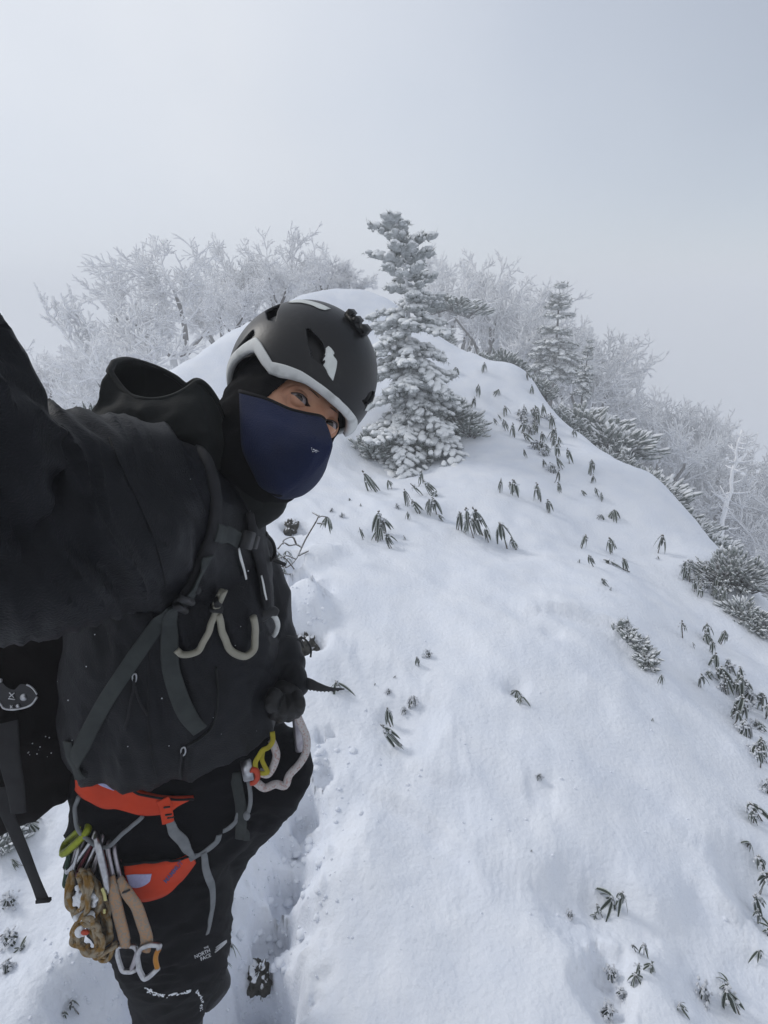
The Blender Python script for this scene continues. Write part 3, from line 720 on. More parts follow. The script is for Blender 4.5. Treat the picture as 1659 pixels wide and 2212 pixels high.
# snow caught at the knee hem
# boots (in the hollow at the foot of the frame)
for q0, q1, q2 in (((368, 2130, 1.28), (365, 2320, 1.40), (420, 2400, 1.30)), ((432, 2040, 1.47), (425, 2090, 1.5), (470, 2140, 1.44))):
    mb = MB(); tube(mb, crom([W(*q0), W(*q1)], 6), [.077, .078, .074, .070, .066, .062], 20)
    c = W(*q1); c[2] -= .0; tube(mb, crom([c, (c + W(*q2)) / 2 - np.array([0, 0, .01]), np.array([W(*q2)[0], W(*q2)[1], c[2] - .02])], 8), [.058, .058, .056, .054, .052, .048, .044, .036], 20)
    fuse('boot', mb, .007, M['boot'], person, 3, lambda c, n: ridge((c[0] * 9, c[1] * 9, c[2] * 26)) * .004)

rnd = random.Random(5)
BTB = bvh_of(trousers, *[o for o in person.children if o.name.startswith('boot')])
for ln in ([(316, 2136), (335, 2146), (356, 2151)], [(362, 2151), (378, 2146), (396, 2144), (412, 2141)], [(425, 2140), (431, 2150), (437, 2164), (433, 2182)]):
    mb = MB()
    for a, b in crom(ln, 40):
        p, n = cast(a + rnd.gauss(0, 1.5), b + rnd.gauss(0, 2), BTB, 1.28)
        ellipsoid(mb, p, [rnd.uniform(.0012, .0016 + .0026 * rnd.random() ** 3) for _ in range(3)], 8, 6)
    fuse('snow_crust', mb, .0011, M['rime'], trousers, 2, lambda c, n: noise.noise(Vector(c) * 380) * .0009)
# ---------------- left glove, closed round the head of the ice axe
mb = MB()
ellipsoid(mb, W(612, 1498, .925), [.029, .024, .022], 20, 14)
for k, (a, b, c) in enumerate((((640, 1496), (649, 1524), (641, 1541)), ((626, 1502), (632, 1534), (623, 1550)), ((611, 1504), (614, 1537), (605, 1552)), ((597, 1504), (598, 1530), (590, 1546)))):
    P = [W(*a, .90), W(*b, .885), W(*c, .905), W(c[0] - 6, c[1] - 8, .925)]
    tube(mb, crom(P, 10), np.linspace(.0096, .0080, 10) * (1 if k < 3 else .88), 12)
tube(mb, crom([W(596, 1500, .89), W(586, 1515, .875), W(592, 1532, .878)], 8), np.linspace(.0145, .011, 8), 12)
glove = fuse('glove', mb, .0021, M['black_plastic'], person, 1, lambda c, n: noise.noise((c[0] * 90, c[1] * 90, c[2] * 90)) * .0012)
glove.data.materials[0] = M['glove']
# ================================================================== helmet
hc, hax = np.array([0, 0, .07]), np.array([.108, .120, .115])
UPP = [(500, 775), (520, 753), (552, 731), (560, 743), (568, 759), (581, 783), (610, 789), (642, 801), (679, 825), (717, 854), (735, 869)]
LOW = [(504, 784), (539, 759), (547, 759), (560, 783), (576, 804), (597, 812), (626, 817), (653, 825), (685, 846), (719, 875.5), (728, 883)]
def azz(l): 
    P = [h_ell(*q, hc, hax) for q in l]; return sorted((abs(math.degrees(math.atan2(p[0], p[1]))) if p[0] < 0 else 0, p[2]) for p in P)
au, al = azz(UPP), azz(LOW)
def zu(a): a = abs(a); return np.interp(a, [q[0] for q in au] + [150, 180], [q[1] for q in au] + [.012, .004])
def zl(a): a = abs(a); return np.interp(a, [q[0] for q in al] + [150, 180], [q[1] for q in al] + [-.004, -.012])
helmet = empty('climbing_helmet', hw((0, 0, .02)), 'black climbing helmet with a white rim and chipped white stickers on the climber\'s head', 'helmet')
NA, NE = 300, 110
VENTS = [[(664, 707), (690, 733), (701, 752), (697, 780), (700, 790), (674, 772), (668, 742)], [(580, 690), (593, 693), (598, 672), (606, 655), (592, 655), (574, 672)], [(500, 768), (523, 738), (545, 712), (549, 724), (524, 752)]]
def shellpt(a, t, off=0.0):
    """a azimuth in degrees, t 0 at the lower edge .. 1 at the crown"""
    z0 = zu(a); th0 = math.asin(max(-1, min(1, (z0 - hc[2]) / hax[2]))); th = th0 + (math.pi / 2 - th0) * t
    k = 1 + off / .115
    # a shallow ridge over the crown and faint facets, as moulded shells have
    k += .006 * math.cos(R(a) * 2) * math.cos(th) ** 2 * math.sin(max(th, 0)) + .004 * math.exp(-((abs(a) - 60) / 14) ** 2) * math.sin(max(th, 0) * 2)
    return hc + k * hax * np.array([math.cos(th) * math.sin(R(a)), math.cos(th) * math.cos(R(a)), math.sin(th)])
AZ = np.linspace(-180, 180, NA, endpoint=False)
V = np.array([shellpt(a, t) for t in np.linspace(0, 1, NE) for a in AZ]); Vw = hw(V); S = proj(Vw)
f = []
vis = (Vw - CAM); cen = hw(hc)
for i in range(NE - 1):
    for j in range(NA):
        q = (i * NA + j, i * NA + (j + 1) % NA, (i + 1) * NA + (j + 1) % NA, (i + 1) * NA + j)
        c = V[list(q)].mean(0); cut = False
        if i < NE - 3:
            cm = np.array([-abs(c[0]), c[1], c[2]]); s = proj(hw(cm))
            nrml = HR @ ((cm - hc) / hax ** 2)
            if nrml @ (hw(cm) - CAM) < .02 * np.linalg.norm(nrml):
                cut = any(in_poly(s[0], s[1], P) for P in VENTS)
        if not cut: f.append(q)
mb = MB(); mb.add(Vw, f)
shell = obj('shell', mb, M['shell'], helmet)
bm = bmesh.new(); bm.from_mesh(shell.data)
bd = [v for v in bm.verts if v.is_boundary and (np.array(v.co) - cen) @ HR[:, 2] > -.01]
for _ in range(6): bmesh.ops.smooth_vert(bm, verts=bd, factor=.5, use_axis_x=True, use_axis_y=True, use_axis_z=True)
bm.to_mesh(shell.data); bm.free()
s_ = shell.modifiers.new('thick', 'SOLIDIFY'); s_.thickness = .005; s_.offset = -1
mb = MB(); ellipsoid(mb, hw(hc + np.array([0, 0, -.004])), (HR * (hax - .011)).T, 48, 32)
mb.v = [v for v in mb.v]
lin = obj('liner', mb, M['black_plastic'], helmet)
bm = bmesh.new(); bm.from_mesh(lin.data)
bmesh.ops.delete(bm, geom=[v for v in bm.verts if ((np.array(v.co) - HO) @ HR)[2] < .03], context='VERTS'); bm.to_mesh(lin.data); bm.free()
# white rim: rounded band below the shell, thicker at the brow
rings = []
def ellpt(a, z, k):
    c = math.sqrt(max(0, 1 - ((z - hc[2]) / hax[2]) ** 2)); return np.array([0, 0, z]) + np.array([hax[0] * c * math.sin(R(a)), hax[1] * c * math.cos(R(a)), 0]) * k
for a in AZ:
    u_, l_ = zu(a) + .0012, zl(a); fr_ = math.exp(-(a / 55) ** 2); o = 1.02 + .028 * fr_; m_ = (u_ + l_) / 2
    rings.append(hw([ellpt(a, u_, 1.0), ellpt(a, u_ - .001, o), ellpt(a, u_ - .003, o + .005), ellpt(a, m_, o + .006), ellpt(a, l_ + .001, o + .002), ellpt(a, l_ - .0015, o - .02), ellpt(a, l_ + .002, .93), ellpt(a, u_ - .004, .95)]))
rings.append(rings[0]); mb = MB(); loft(mb, rings, cap=False)
obj('rim', mb, M['rim'], helmet)
HB = bvh_of(shell)
def sticker(poly_top, poly_bot, m=M['sticker'], off=.0006):
    mb = MB(); strip(mb, poly_top, poly_bot, HB, off, .0006, 16, 6, .85, 0, 0); obj('sticker', mb, m, helmet)
sticker([(623, 654), (640, 649), (662, 650), (690, 657), (714, 668)], [(630, 655), (650, 655), (672, 660), (690, 668), (702, 671)])
sticker([(702, 754), (700, 764), (703, 769), (698, 777), (697, 787), (704, 798), (708, 808), (718, 822)], [(709, 748), (716, 754), (722, 764), (719, 768), (727, 779), (727, 788), (725, 800), (719, 822)])
sticker([(804, 856), (797, 868), (787, 886)], [(810, 852), (808, 866), (796, 888)])
for (x, y), sc_ in (((768, 694), 1.0),):
    p, n = cast(x + 0, y + 9, HB, .85); tx = nrm(proj(p + .01 * UP) [:3] * 0 + np.cross(n, FW)); ty = np.cross(n, tx); mb = MB()
    for dx, dz, hx, hz_ in ((0, .003, .020, .0035), (-.014, .008, .0055, .0045), (.003, .007, .0045, .0045), (.017, .006, .004, .0045)):
        box(mb, p + tx * dx + n * dz, np.array([tx * hx, ty * .010, n * hz_]), 0, .05)
    obj('lamp_clip', mb, M['black_plastic'], helmet)
p, n = cast(548, 735, HB, .85); mb = MB(); box(mb, p + n * .001, np.array([nrm(np.cross(n, FW)) * .006, nrm(np.cross(n, nrm(np.cross(n, FW)))) * .009, n * .002])); obj('lamp_clip', mb, M['black_plastic'], helmet)

# ================================================================== backpack
pk = W(30, 1690, 1.03)
backpack = empty('backpack', pk, 'dark climbing backpack with grey straps and a beige drinking hose worn by the climber', 'backpack')
mb = MB(); Yp = R(30)
loft(mb, interp_rings([ring(40, 1130, .98, 100, .10, Yp, p=3.4), ring(40, 1180, .98, 128, .125, Yp, p=3.4), ring(30, 1350, .98, 140, .135, Yp, p=3.4), ring(24, 1520, 1.0, 142, .14, Yp, p=3.4), ring(30, 1640, 1.02, 136, .13, Yp, p=3.2), ring(34, 1690, 1.035, 118, .11, Yp, p=3), ring(36, 1702, 1.04, 80, .08, Yp, p=3)], 26))
def pcloth(c, n):
    x, y, d = proj(c); return ridge((x / 70, y / 110, 3 + c[1] * 4)) * .006 + noise.noise((x / 26, y / 30, 5)) * .003 + math.exp(-((y - 1600) / 18) ** 2) * .006
pb = fuse('pack_body', mb, .007, M['pack'], backpack, 6, pcloth)
PB = bvh_of(pb); WB = bvh_of(jacket, trousers, pb)
HBV = bvh_of(jacket, hood)
WJ = bvh_of(jacket, bpy.data.objects['collar'])
def st(name, parent, px, w, m, bvh=None, th=.002, off=.001, d=None, n=40, lab=None):
    mb = MB(); strap(mb, px, w, bvh or JB, th, off, n, d); o = obj(name, mb, m, parent)
    if lab: tag(o, lab)
    return o
st('shoulder_strap', backpack, [(402, 938), (432, 975), (452, 1030), (460, 1085), (458, 1140), (447, 1180), (425, 1222), (405, 1262), (388, 1300)], [34, 40, 44, 46, 46, 46, 44, 40, 34], M['padstrap'], JB, .009, .0, .8, 50)
st('strap_webbing', backpack, [(436, 1192), (420, 1225), (405, 1258), (393, 1288)], 34, M['web'], JB, .002, .0095, .8)
mb = MB()
for a, b in (((376, 1254), (404, 1266)), ((371, 1270), (399, 1282)), ((366, 1286), (393, 1297))):
    pa, na = cast(*a, JB, .85); pb_, nb = cast(*b, JB, .85); tube(mb, [pa + na * .014, pb_ + nb * .014], .0042, 8)
obj('ladder_buckle', mb, M['black_plastic'], backpack)
st('strap_webbing', backpack, [(374, 1302), (345, 1340), (300, 1405), (250, 1480), (205, 1555), (178, 1610), (165, 1645)], [30, 33, 34, 34, 34, 34, 30], M['web'], WB, .0022, .003, .9)
st('strap_webbing', backpack, [(368, 1302), (367, 1370), (370, 1430), (382, 1485), (402, 1535), (432, 1572)], [24, 36, 37, 37, 38, 34], M['web'], JB, .0022, .006, .88)
st('sternum_strap', backpack, [(452, 1148), (475, 1153), (505, 1163)], [40, 38, 34], M['web'], JB, .0025, .008, .82)
st('strap_webbing', backpack, [(150, 1600), (160, 1640), (176, 1678)], [26, 34, 26], M['web'], WB, .0025, .002, .95)
mb = MB(); p, n = cast(516, 1162, JB, .83); tx = nrm(cast(530, 1166, JB, .83)[0] - p); ty = np.cross(n, tx)
box(mb, p + n * .012, np.array([tx * .013, ty * .012, n * .006])); box(mb, p + n * .012 + tx * .022, np.array([tx * .008, ty * .009, n * .005])); obj('buckle', mb, M['black_plastic'], backpack)
# far shoulder strap along the right edge of the chest, with its loose ends
st('shoulder_strap', backpack, [(532, 1112), (540, 1160), (556, 1215), (566, 1265), (570, 1310)], [26, 30, 32, 32, 26], M['padstrap'], JB, .008, .002, .86)
mb = MB()
def free(px, w, th=.0018, n=26, tw=None):
    P = np.array([W(*q) for q in crom(px, n)]); Nn = np.array([-FW + (tw if tw is not None else 0 * RT)] * n); dep = proj(P)[:, 2]
    ribbon3(mb, P, Nn, w * dep / F, th)
free([(538, 1158, .86), (556, 1153, .85), (572, 1154, .855), (584, 1163, .87), (592, 1178, .875), (594, 1196, .88), (588, 1208, .89)], 7); free([(540, 1160, .86), (560, 1158, .852), (578, 1153, .852)], 9)
free([(552, 1196, .87), (575, 1203, .868), (598, 1212, .872), (617, 1220, .878)], 8); free([(556, 1205, .87), (580, 1212, .865), (596, 1203, .87)], 6)
obj('loose_strap', mb, M['black_plastic'], backpack)
mb = MB(); free([(640, 1384, .94), (652, 1378, .945), (664, 1386, .95), (672, 1402, .955), (671, 1420, .95)], 4, tw=.4 * UP); free([(618, 1374, .92), (632, 1376, .925), (648, 1384, .935), (656, 1398, .94)], 4); obj('loose_strap', mb, M['black_plastic'], backpack)
mb = MB(); tube(mb, crom([W(552, 1325, .84), W(572, 1324, .84), W(588, 1320, .845), W(598, 1323, .85)], 10), [.017, .016, .014, .012, .010, .009, .008, .0075, .007, .006], 10); obj('strap_toggle', mb, M['black_plastic'], backpack)
# drinking hose
mb = MB(); P1 = cord(mb, [(380, 1398), (400, 1407), (420, 1404), (438, 1388), (452, 1360), (459, 1325), (464, 1290), (467, 1272)], 7.6, JB, .008, 40, .85)
P2 = cord(mb, [(468, 1320), (473, 1348), (484, 1378), (502, 1402), (522, 1412), (537, 1400), (542, 1375), (541, 1350), (537, 1328)], 8.2, JB, .009, 40, .85)
hose = obj('drinking_hose', mb, M['hose'], backpack)
mb = MB()
for y0, c_ in ((1283, 4), (1306, 3)):
    p, n = cast(466, y0, JB, .85); tx = nrm(cast(476, y0 + 1, JB, .85)[0] - p); box(mb, p + n * .012, np.array([tx * .0085, nrm(np.cross(n, tx)) * .0032, n * .007]))
obj('hose_clip', mb, M['black_plastic'], hose)
mb = MB(); st_ = strap(mb, [(467, 1268), (464, 1290), (461, 1312)], 16, JB, .004, .012, 10, .85); obj('hose_sleeve', mb, M['hose'], hose)
mb = MB()
free([(572, 1330, .86), (584, 1327, .855), (594, 1333, .855), (600, 1348, .86), (597, 1364, .868), (592, 1372, .875)], 11, .004, tw=.2 * UP); obj('bite_valve', mb, M['rim'], backpack)
mb = MB(); ellipsoid(mb, W(551, 1386, .85), [.0045, .0045, .010], 10, 8); obj('whistle', mb, M['gate_red'], backpack)
mb = MB(); tube(mb, crom([W(546, 1372, .85), W(551, 1364, .85), W(553, 1356, .85)], 6), .003, 6); tube(mb, crom([W(550, 1398, .85), W(556, 1396, .85), W(561, 1393, .85)], 6), .0035, 6); obj('whistle_cord', mb, M['rim'], backpack)
# waist belt tail hanging at the left
mb = MB()
P = np.array([W(*q) for q in crom([(14, 1560, .86), (22, 1640, .85), (34, 1700, .85), (41, 1756, .85)], 24)]); ribbon3(mb, P, [-FW] * 24, np.linspace(54, 32, 24) * .85 / F, .003); obj('hip_belt', mb, M['padstrap'], backpack)
mb = MB()
P = np.array([W(*q) for q in crom([(4, 1700, .86), (10, 1742, .86), (30, 1790, .87), (52, 1840, .88), (68, 1880, .885), (84, 1920, .89), (94, 1946, .89)], 40)]); ribbon3(mb, P, [-FW + .15 * RT * math.sin(i / 6) for i in range(40)], np.full(40, 26 * .88 / F), .0022)
box(mb, W(94, 1945, .888), np.array([nrm(RT + .1 * UP) * .0115, UP * .0028, FW * .003])); obj('belt_tail', mb, M['padstrap'], backpack)
mb = MB(); rnd = random.Random(9)
for _ in range(14):
    x, y = rnd.uniform(60, 160), rnd.gauss(1600, 22) - .0; p, n = cast(x, y - (x - 60) * .35 + 18, PB, 1.0); ellipsoid(mb, p, [rnd.uniform(.0003, .0012)] * 3, 6, 4)
obj('frost', mb, M['rime'], pb)

# zip pulls and cords on the jacket
def zip_pull(px, two=None):
    mb = MB(); a = px[0]; cord(mb, [(a[0] - 3, a[1] - 8), (a[0] + 4, a[1] - 12), (a[0] + 6, a[1] - 2), (a[0] + 2, a[1] + 8), (a[0] - 4, a[1] + 2)], 1.8, JB, .003, 18, .93, 0, 6, True)
    o = obj('zip_pull', mb, M['steel'], jacket); mb = MB(); cord(mb, px, 3.0, JB, .004, 26, .93, 0, 7)
    if two: cord(mb, two, 2.6, JB, .004, 20, .93, 0, 7)
    obj('pull_cord', mb, M['padstrap'], jacket)
zip_pull([(396, 1622), (391, 1645), (391, 1668), (395, 1688), (405, 1702)])
zip_pull([(291, 1463), (287, 1490), (279, 1530), (272, 1572)], [(291, 1475), (297, 1505), (308, 1528), (316, 1542)])
mb = MB(); cord(mb, [(466, 1440), (470, 1490), (467, 1540), (455, 1572), (432, 1594), (410, 1608), (398, 1618)], 2.6, JB, .0015, 50, .92); obj('pocket_zip', mb, M['hood'], jacket)
st('reflective_piping', jacket, [(510, 1182), (514, 1200), (521, 1225), (527, 1250)], [5, 7, 6, 5], M['rim'], JB, .0015, .004, .83, 14)
st('reflective_piping', jacket, [(552, 1243), (557, 1262), (560, 1278), (563, 1294)], [4, 5, 5, 4], M['rim'], JB, .0015, .01, .86, 14)
mb = MB(); p, n = cast(434, 963, JB, .8); ellipsoid(mb, p + n * .006, [.006, .004, .004], 10, 8); tube(mb, [cast(421, 960, JB, .8)[0] + n * .003, p + n * .006], .0022, 6); obj('cord_lock', mb, M['alloy_dull'], jacket)

# ================================================================== harness
hp = W(300, 1700, .92)
harness = empty('climbing_harness', hp, 'orange red climbing harness with lilac panels round the climber\'s hips and thigh', 'harness')
TJ = bvh_of(trousers)
BT = [(177, 1649), (195, 1661), (219, 1673), (270, 1690), (310, 1701), (346, 1711), (380, 1713), (416, 1712)]
BB = [(177, 1702), (195, 1717), (219, 1730), (256, 1740), (298, 1748), (348, 1747), (376, 1735), (416, 1714)]
WH = bvh_of(trousers, jacket)
mb = MB(); strip(mb, BT, BB, TJ, .005, .006, 60, 10, .9, 0, 4); belt = obj('waist_belt', mb, M['red'], harness)
BV = bvh_of(belt)
mb = MB(); strip(mb, [(182, 1652), (200, 1663), (220, 1674), (235, 1690), (247, 1706)], [(181, 1668), (196, 1682), (214, 1694), (230, 1701), (247, 1707)], BV, .0006, .0008, 24, 6, .9); obj('mesh_panel', mb, M['lilac'], belt)
mb = MB(); cord(mb, BT, 2.6, TJ, .012, 50, .9); obj('edge_binding', mb, M['binding'], belt)
LT = [(268, 1868), (300, 1866), (354, 1859), (385, 1850), (407, 1841), (420, 1851)]; LB = [(281, 1914), (303, 1936), (340, 1931.5), (370, 1915), (396, 1887), (421, 1853)]
mb = MB(); strip(mb, LT, LB, TJ, .004, .005, 50, 10, 1.0, 0, 4); leg = obj('leg_loop', mb, M['red'], harness); LV = bvh_of(leg)
mb = MB(); strip(mb, [(273, 1890), (290, 1888), (310, 1888), (328, 1887)], [(280, 1914), (295, 1917), (312, 1912), (324, 1903)], LV, .0006, .0008, 16, 6, 1.0); obj('mesh_panel', mb, M['lilac'], leg)
mb = MB(); cord(mb, LT[:-1], 2.4, TJ, .008, 40, 1.0); obj('edge_binding', mb, M['binding'], leg)
text_on(leg, 'lettering', 'MAMMUT', (359, 1909), nrm([.64, -.77]), nrm([-.72, -.66]), 13.5, LV, M['blue_ink'], 1.0, .0015)
st('buckle_strap', harness, [(352, 1711), (357, 1735), (361, 1764)], [26, 25, 24], M['red'], WH, .003, .012, .9, 16)
mb = MB()
for k in range(3):
    pa, n = cast(352 + k * 3, 1733 + k * 9, WH, .9); pb_, _ = cast(366 + k * 3, 1731 + k * 9, WH, .9); tube(mb, [pa + n * .0155, pb_ + n * .0155], .0016, 6)
obj('buckle', mb, M['black_plastic'], harness)
st('riser_strap', harness, [(364, 1762), (375, 1784), (392, 1808), (408, 1824), (418, 1836)], [16, 22, 22, 18, 8], M['grey_web'], TJ, .002, .012, .95)
st('riser_strap', harness, [(408, 1848), (425, 1837), (445, 1826), (463, 1811), (470, 1795)], [14, 16, 17, 16, 12], M['grey_web'], TJ, .002, .008, 1.0)
st('strap_tail', harness, [(436, 1830), (442, 1860), (448, 1900), (451, 1940), (447, 1975), (441, 2008)], [12, 15, 16, 15, 13, 9], M['grey_web'], TJ, .0018, .01, 1.05)
st('riser_strap', harness, [(477, 1786), (492, 1776), (503, 1762), (510, 1742)], [10, 16, 16, 10], M['grey_web'], TJ, .002, .01, 1.0)
mb = MB(); free([(507, 1668, .93), (514, 1705, .935), (520, 1740, .945), (521, 1780, .96), (520, 1812, .975)], 24, .002); free([(521, 1790, .965), (532, 1800, .968), (533, 1815, .97)], 14, .002); obj('strap_tail', mb, M['web'], harness)
mb = MB(); free([(528, 1660, .93), (538, 1695, .93), (541, 1730, .935), (536, 1755, .94)], 9, .002, tw=.5 * RT); ellipsoid(mb, W(533, 1762, .94), [.006, .006, .009], 8, 6); obj('strap_tail', mb, M['grey_web'], harness)
mb = MB(); cord(mb, [(184, 1710), (178, 1735), (178, 1760), (184, 1785), (205, 1806), (232, 1816), (252, 1808), (275, 1788), (296, 1768), (311, 1748)], 4.6, TJ, .012, 50, .92); obj('gear_loop', mb, M['grey_web'], harness)

# ---------------- carabiners, quickdraws, slings
def biner(parent_or_label, c, d, ang, length, squash, m, gm=None, rad=.0034, name='carabiner', part=False, gate=(.30, .62), off_c=None, wr=.58):
    """an offset D ring with a gate; c centre in the image, ang direction of its long axis there"""
    C0 = W(*c, d); a = R(ang); ex = nrm(math.cos(a) * RT - math.sin(a) * UP); pe = nrm(-math.sin(a) * RT - math.cos(a) * UP)
    ey = nrm(pe * squash + FW * math.sqrt(max(0, 1 - squash ** 2))); L = length * d / F; w = L * wr
    prof = [(-.5, -.10), (-.47, .16), (-.36, .30), (-.1, .36), (.2, .44), (.40, .46), (.49, .34), (.5, .1), (.45, -.12), (.25, -.26), (-.1, -.34), (-.36, -.36), (-.47, -.26)]
    P = np.array([C0 + ex * L * x + ey * w * y for x, y in prof]); Q = crom(P, 64, True)
    root = parent_or_label
    mb = MB(); g0, g1 = int(64 * gate[0] * 0 + 9), 27
    body_i = list(range(26, 64)) + list(range(0, 11))
    tube(mb, Q[body_i], rad, 8)
    b = obj('frame' if part else 'frame', mb, m, root)
    mb = MB(); tube(mb, [Q[10], Q[12], Q[25], Q[26]], [rad * .8, rad * 1.0, rad * 1.0, rad * .8], 8)
    g = obj('gate', mb, gm or m, root if not part else root); return C0
def lone_biner(label, *a, **k):
    e = empty('carabiner', W(*a[0], a[1]), label, 'carabiner', 'carabiners racked on the gear loop'); biner(e, *a, **k); return e
lone_biner('lime green carabiner, outermost at the left of the gear loop bunch', (164, 1812), .90, 134, 82, .42, M['lime'], M['lime'], rad=.0062)
lone_biner('silver carabiner arching just beside the lime green one', (176, 1834), .905, 124, 116, .42, M['steel'], M['alloy_dull'])
lone_biner('wine red carabiner between the two silver ones of the bunch', (186, 1838), .91, 116, 112, .4, M['wine'], M['wine'])
lone_biner('dull grey carabiner half hidden behind the wine red one', (166, 1850), .92, 112, 112, .35, M['alloy_dull'], M['wine'])
lone_biner('slim silver carabiner in the middle of the gear loop bunch', (197, 1840), .905, 112, 100, .45, M['steel'], M['steel'])
lone_biner('plain grey carabiner leaning against the red gated one', (210, 1844), .90, 106, 98, .4, M['alloy_dull'], M['steel'])
lone_biner('thin pale carabiner poking out lowest at the left above the brown rope', (160, 1862), .90, 104, 84, .5, M['steel'], M['alloy_dull'], rad=.003)
lone_biner('small wine red carabiner behind the orange red gate', (240, 1856), .905, 84, 92, .35, M['wine'], M['alloy_dull'])
lone_biner('large silver carabiner with an orange red gate in front of the bunch', (222, 1866), .885, 78, 122, .5, M['steel'], M['gate_red'], rad=.0054)
g = empty('sling', W(150, 1875, .91), 'dark green thin sling hanging at the left end of the gear loop', 'sling')
mb = MB(); tube(mb, crom([W(150, 1840, .91), W(146, 1865, .91), W(143, 1890, .912), W(140, 1908, .915), W(144, 1912, .915), W(150, 1880, .92), W(154, 1842, .92)], 26), .0042, 8); obj('webbing', mb, M['green'], g)
def biner_px(root, frame, gate, d, m, gm, rad):
    mb = MB(); P = np.array([W(*q, d) for q in frame]); Q = []
    for i in range(len(P)):                                    # straight sides with rounded corners
        if i in (0, len(P) - 1): Q.append(P[i]); continue
        a, b, c = P[i - 1], P[i], P[i + 1]
        for t_ in np.linspace(0, 1, 6):
            p0 = b + (a - b) * .32; p1 = b + (c - b) * .32; Q.append((1 - t_) ** 2 * p0 + 2 * t_ * (1 - t_) * b + t_ * t_ * p1)
    tube(mb, Q, rad, 10); obj('frame', mb, m, root)
    mb = MB(); G_ = np.array([W(*q, d) for q in gate]); tube(mb, crom(G_, 16), rad * .95, 10); obj('gate', mb, gm, root)
def quickdraw(label, top, sl, wpx, bot, d):
    e = empty('quickdraw', W(*top[0], d), label, 'quickdraw', 'quickdraws with tan slings')
    biner(e, *top[1:], part=True)
    mb = MB(); P = np.array([W(a, b, dd) for a, b, dd in crom(sl, 40)]); Nn = np.array([-FW - .15 * RT] * 40); dep = proj(P)[:, 2]
    tt = np.linspace(0, 1, 40); wv = wpx * np.where((tt < .2) | (tt > .88), .92, 1.06)
    ribbon3(mb, P, Nn, wv * dep / F, .0055); s1 = obj('sling', mb, M['tan'], e)
    biner_px(e, *bot); return e, P
qa, PA = quickdraw('tan quickdraw on the right whose lower carabiner has an amber gate', [(262, 1900), (258, 1862), .90, 80, 88, .22, M['alloy_dull'], M['wine']],
                   [(258, 1898, .885), (268, 1915, .88), (282, 1936, .878), (296, 1956, .88), (308, 1990, .885), (318, 2024, .89), (314, 2052, .89)], 26, [[(342, 2050), (346, 2042), (324, 2040), (303, 2048), (296, 2068), (301, 2096), (311, 2115), (322, 2110), (342, 2091)], [(344, 2049), (338, 2060), (336, 2074), (340, 2092)], .882, M['steel'], M['amber'], .0040], .88)
qb, PB_ = quickdraw('tan quickdraw on the left hanging beside the knotted brown rope', [(243, 1895), (244, 1860), .895, 80, 88, .22, M['alloy_dull'], M['alloy_dull']],
                    [(240, 1894, .885), (244, 1912, .88), (250, 1940, .878), (259, 1980, .88), (268, 2016, .884), (272, 2042, .888)], 25, [[(297, 2056), (292, 2045), (272, 2040), (251, 2046), (255, 2070), (264, 2098), (284, 2099), (294, 2094)], [(297, 2055), (291, 2075), (284, 2094)], .892, M['steel'], M['alloy_dull'], .0038], .88)
mb = MB(); free([(265, 1928, .872), (274, 1925, .872), (281, 1921, .873)], 4, .002); obj('keeper_band', mb, M['black_plastic'], qa)
# chain-knotted brown cord with snow in it
rr0 = random.Random(21)
rope = empty('knotted_rope', W(190, 1960, .89), 'brown rope knotted into a short chain and caked with snow on the gear loop', 'rope')
mb = MB()
for pts, rr in (([(160, 1888, .89), (150, 1912, .88), (152, 1945, .88), (164, 1972, .885), (180, 1968, .88), (184, 1945, .87), (178, 1915, .87), (168, 1894, .88)], .0088),
                ([(172, 1886, .885), (188, 1895, .87), (192, 1925, .868), (186, 1955, .87), (172, 1980, .875), (164, 2005, .88), (162, 2030, .885), (174, 2050, .885), (194, 2052, .88)], .0088),
                ([(188, 1888, .89), (206, 1905, .88), (212, 1935, .88), (204, 1962, .885), (198, 1990, .885), (208, 2015, .885), (220, 2035, .885)], .0085),
                ([(176, 1985, .87), (192, 1990, .868), (205, 2005, .87), (214, 2030, .875), (212, 2052, .88), (196, 2060, .88), (178, 2052, .885), (168, 2035, .885), (170, 2008, .88), (180, 1988, .875)], .0085),
                ([(212, 1930, .895), (226, 1960, .895), (232, 1995, .895), (236, 2025, .895), (224, 2046, .893), (212, 2060, .89), (216, 2068, .888), (232, 2060, .886), (248, 2046, .884)], .0078),
                ([(214, 1960, .90), (206, 1990, .905), (216, 2010, .90), (230, 2008, .90), (226, 1975, .905), (214, 1945, .905)], .008)):
    for kk in range(4): tube(mb, crom([W(q[0] + rr0.uniform(-9, 9), q[1] + rr0.uniform(-10, 10), q[2] + rr0.uniform(-.008, .008)) for q in pts], 60), rr * .42, 8)
obj('cord', mb, M['brown'], rope)
rnd = random.Random(11)
for cx_, cy_, sx_, sy_, n_ in ((172, 1945, 5, 11, 34), (190, 1986, 6, 6, 26), (172, 2010, 4, 7, 20), (203, 1940, 2, 6, 12)):
    mb = MB()
    for _ in range(n_): ellipsoid(mb, W(rnd.gauss(cx_, sx_), rnd.gauss(cy_, sy_), .872 + rnd.uniform(-.003, .006)), [rnd.uniform(.003, .006) for _ in range(3)], 8, 6)
    fuse('snow_crust', mb, .0016, M['rime'], rope, 2, lambda c, n: noise.noise(Vector(c) * 260) * .0016)
mb = MB(); ellipsoid(mb, W(184, 2014, .868), [.007, .004, .0045], 10, 8); obj('tape_mark', mb, M['gate_red'], rope)
sl2 = empty('cord_tail', W(226, 1940, .875), 'short pale yellow tape tail beside the orange red gate', 'tape')
mb = MB(); free([(221, 1918, .872), (226, 1932, .87), (228, 1944, .872)], 7, .002); free([(226, 1963, .874), (226, 1972, .874)], 5, .002); obj('tape', mb, M['pale_yellow'], sl2)

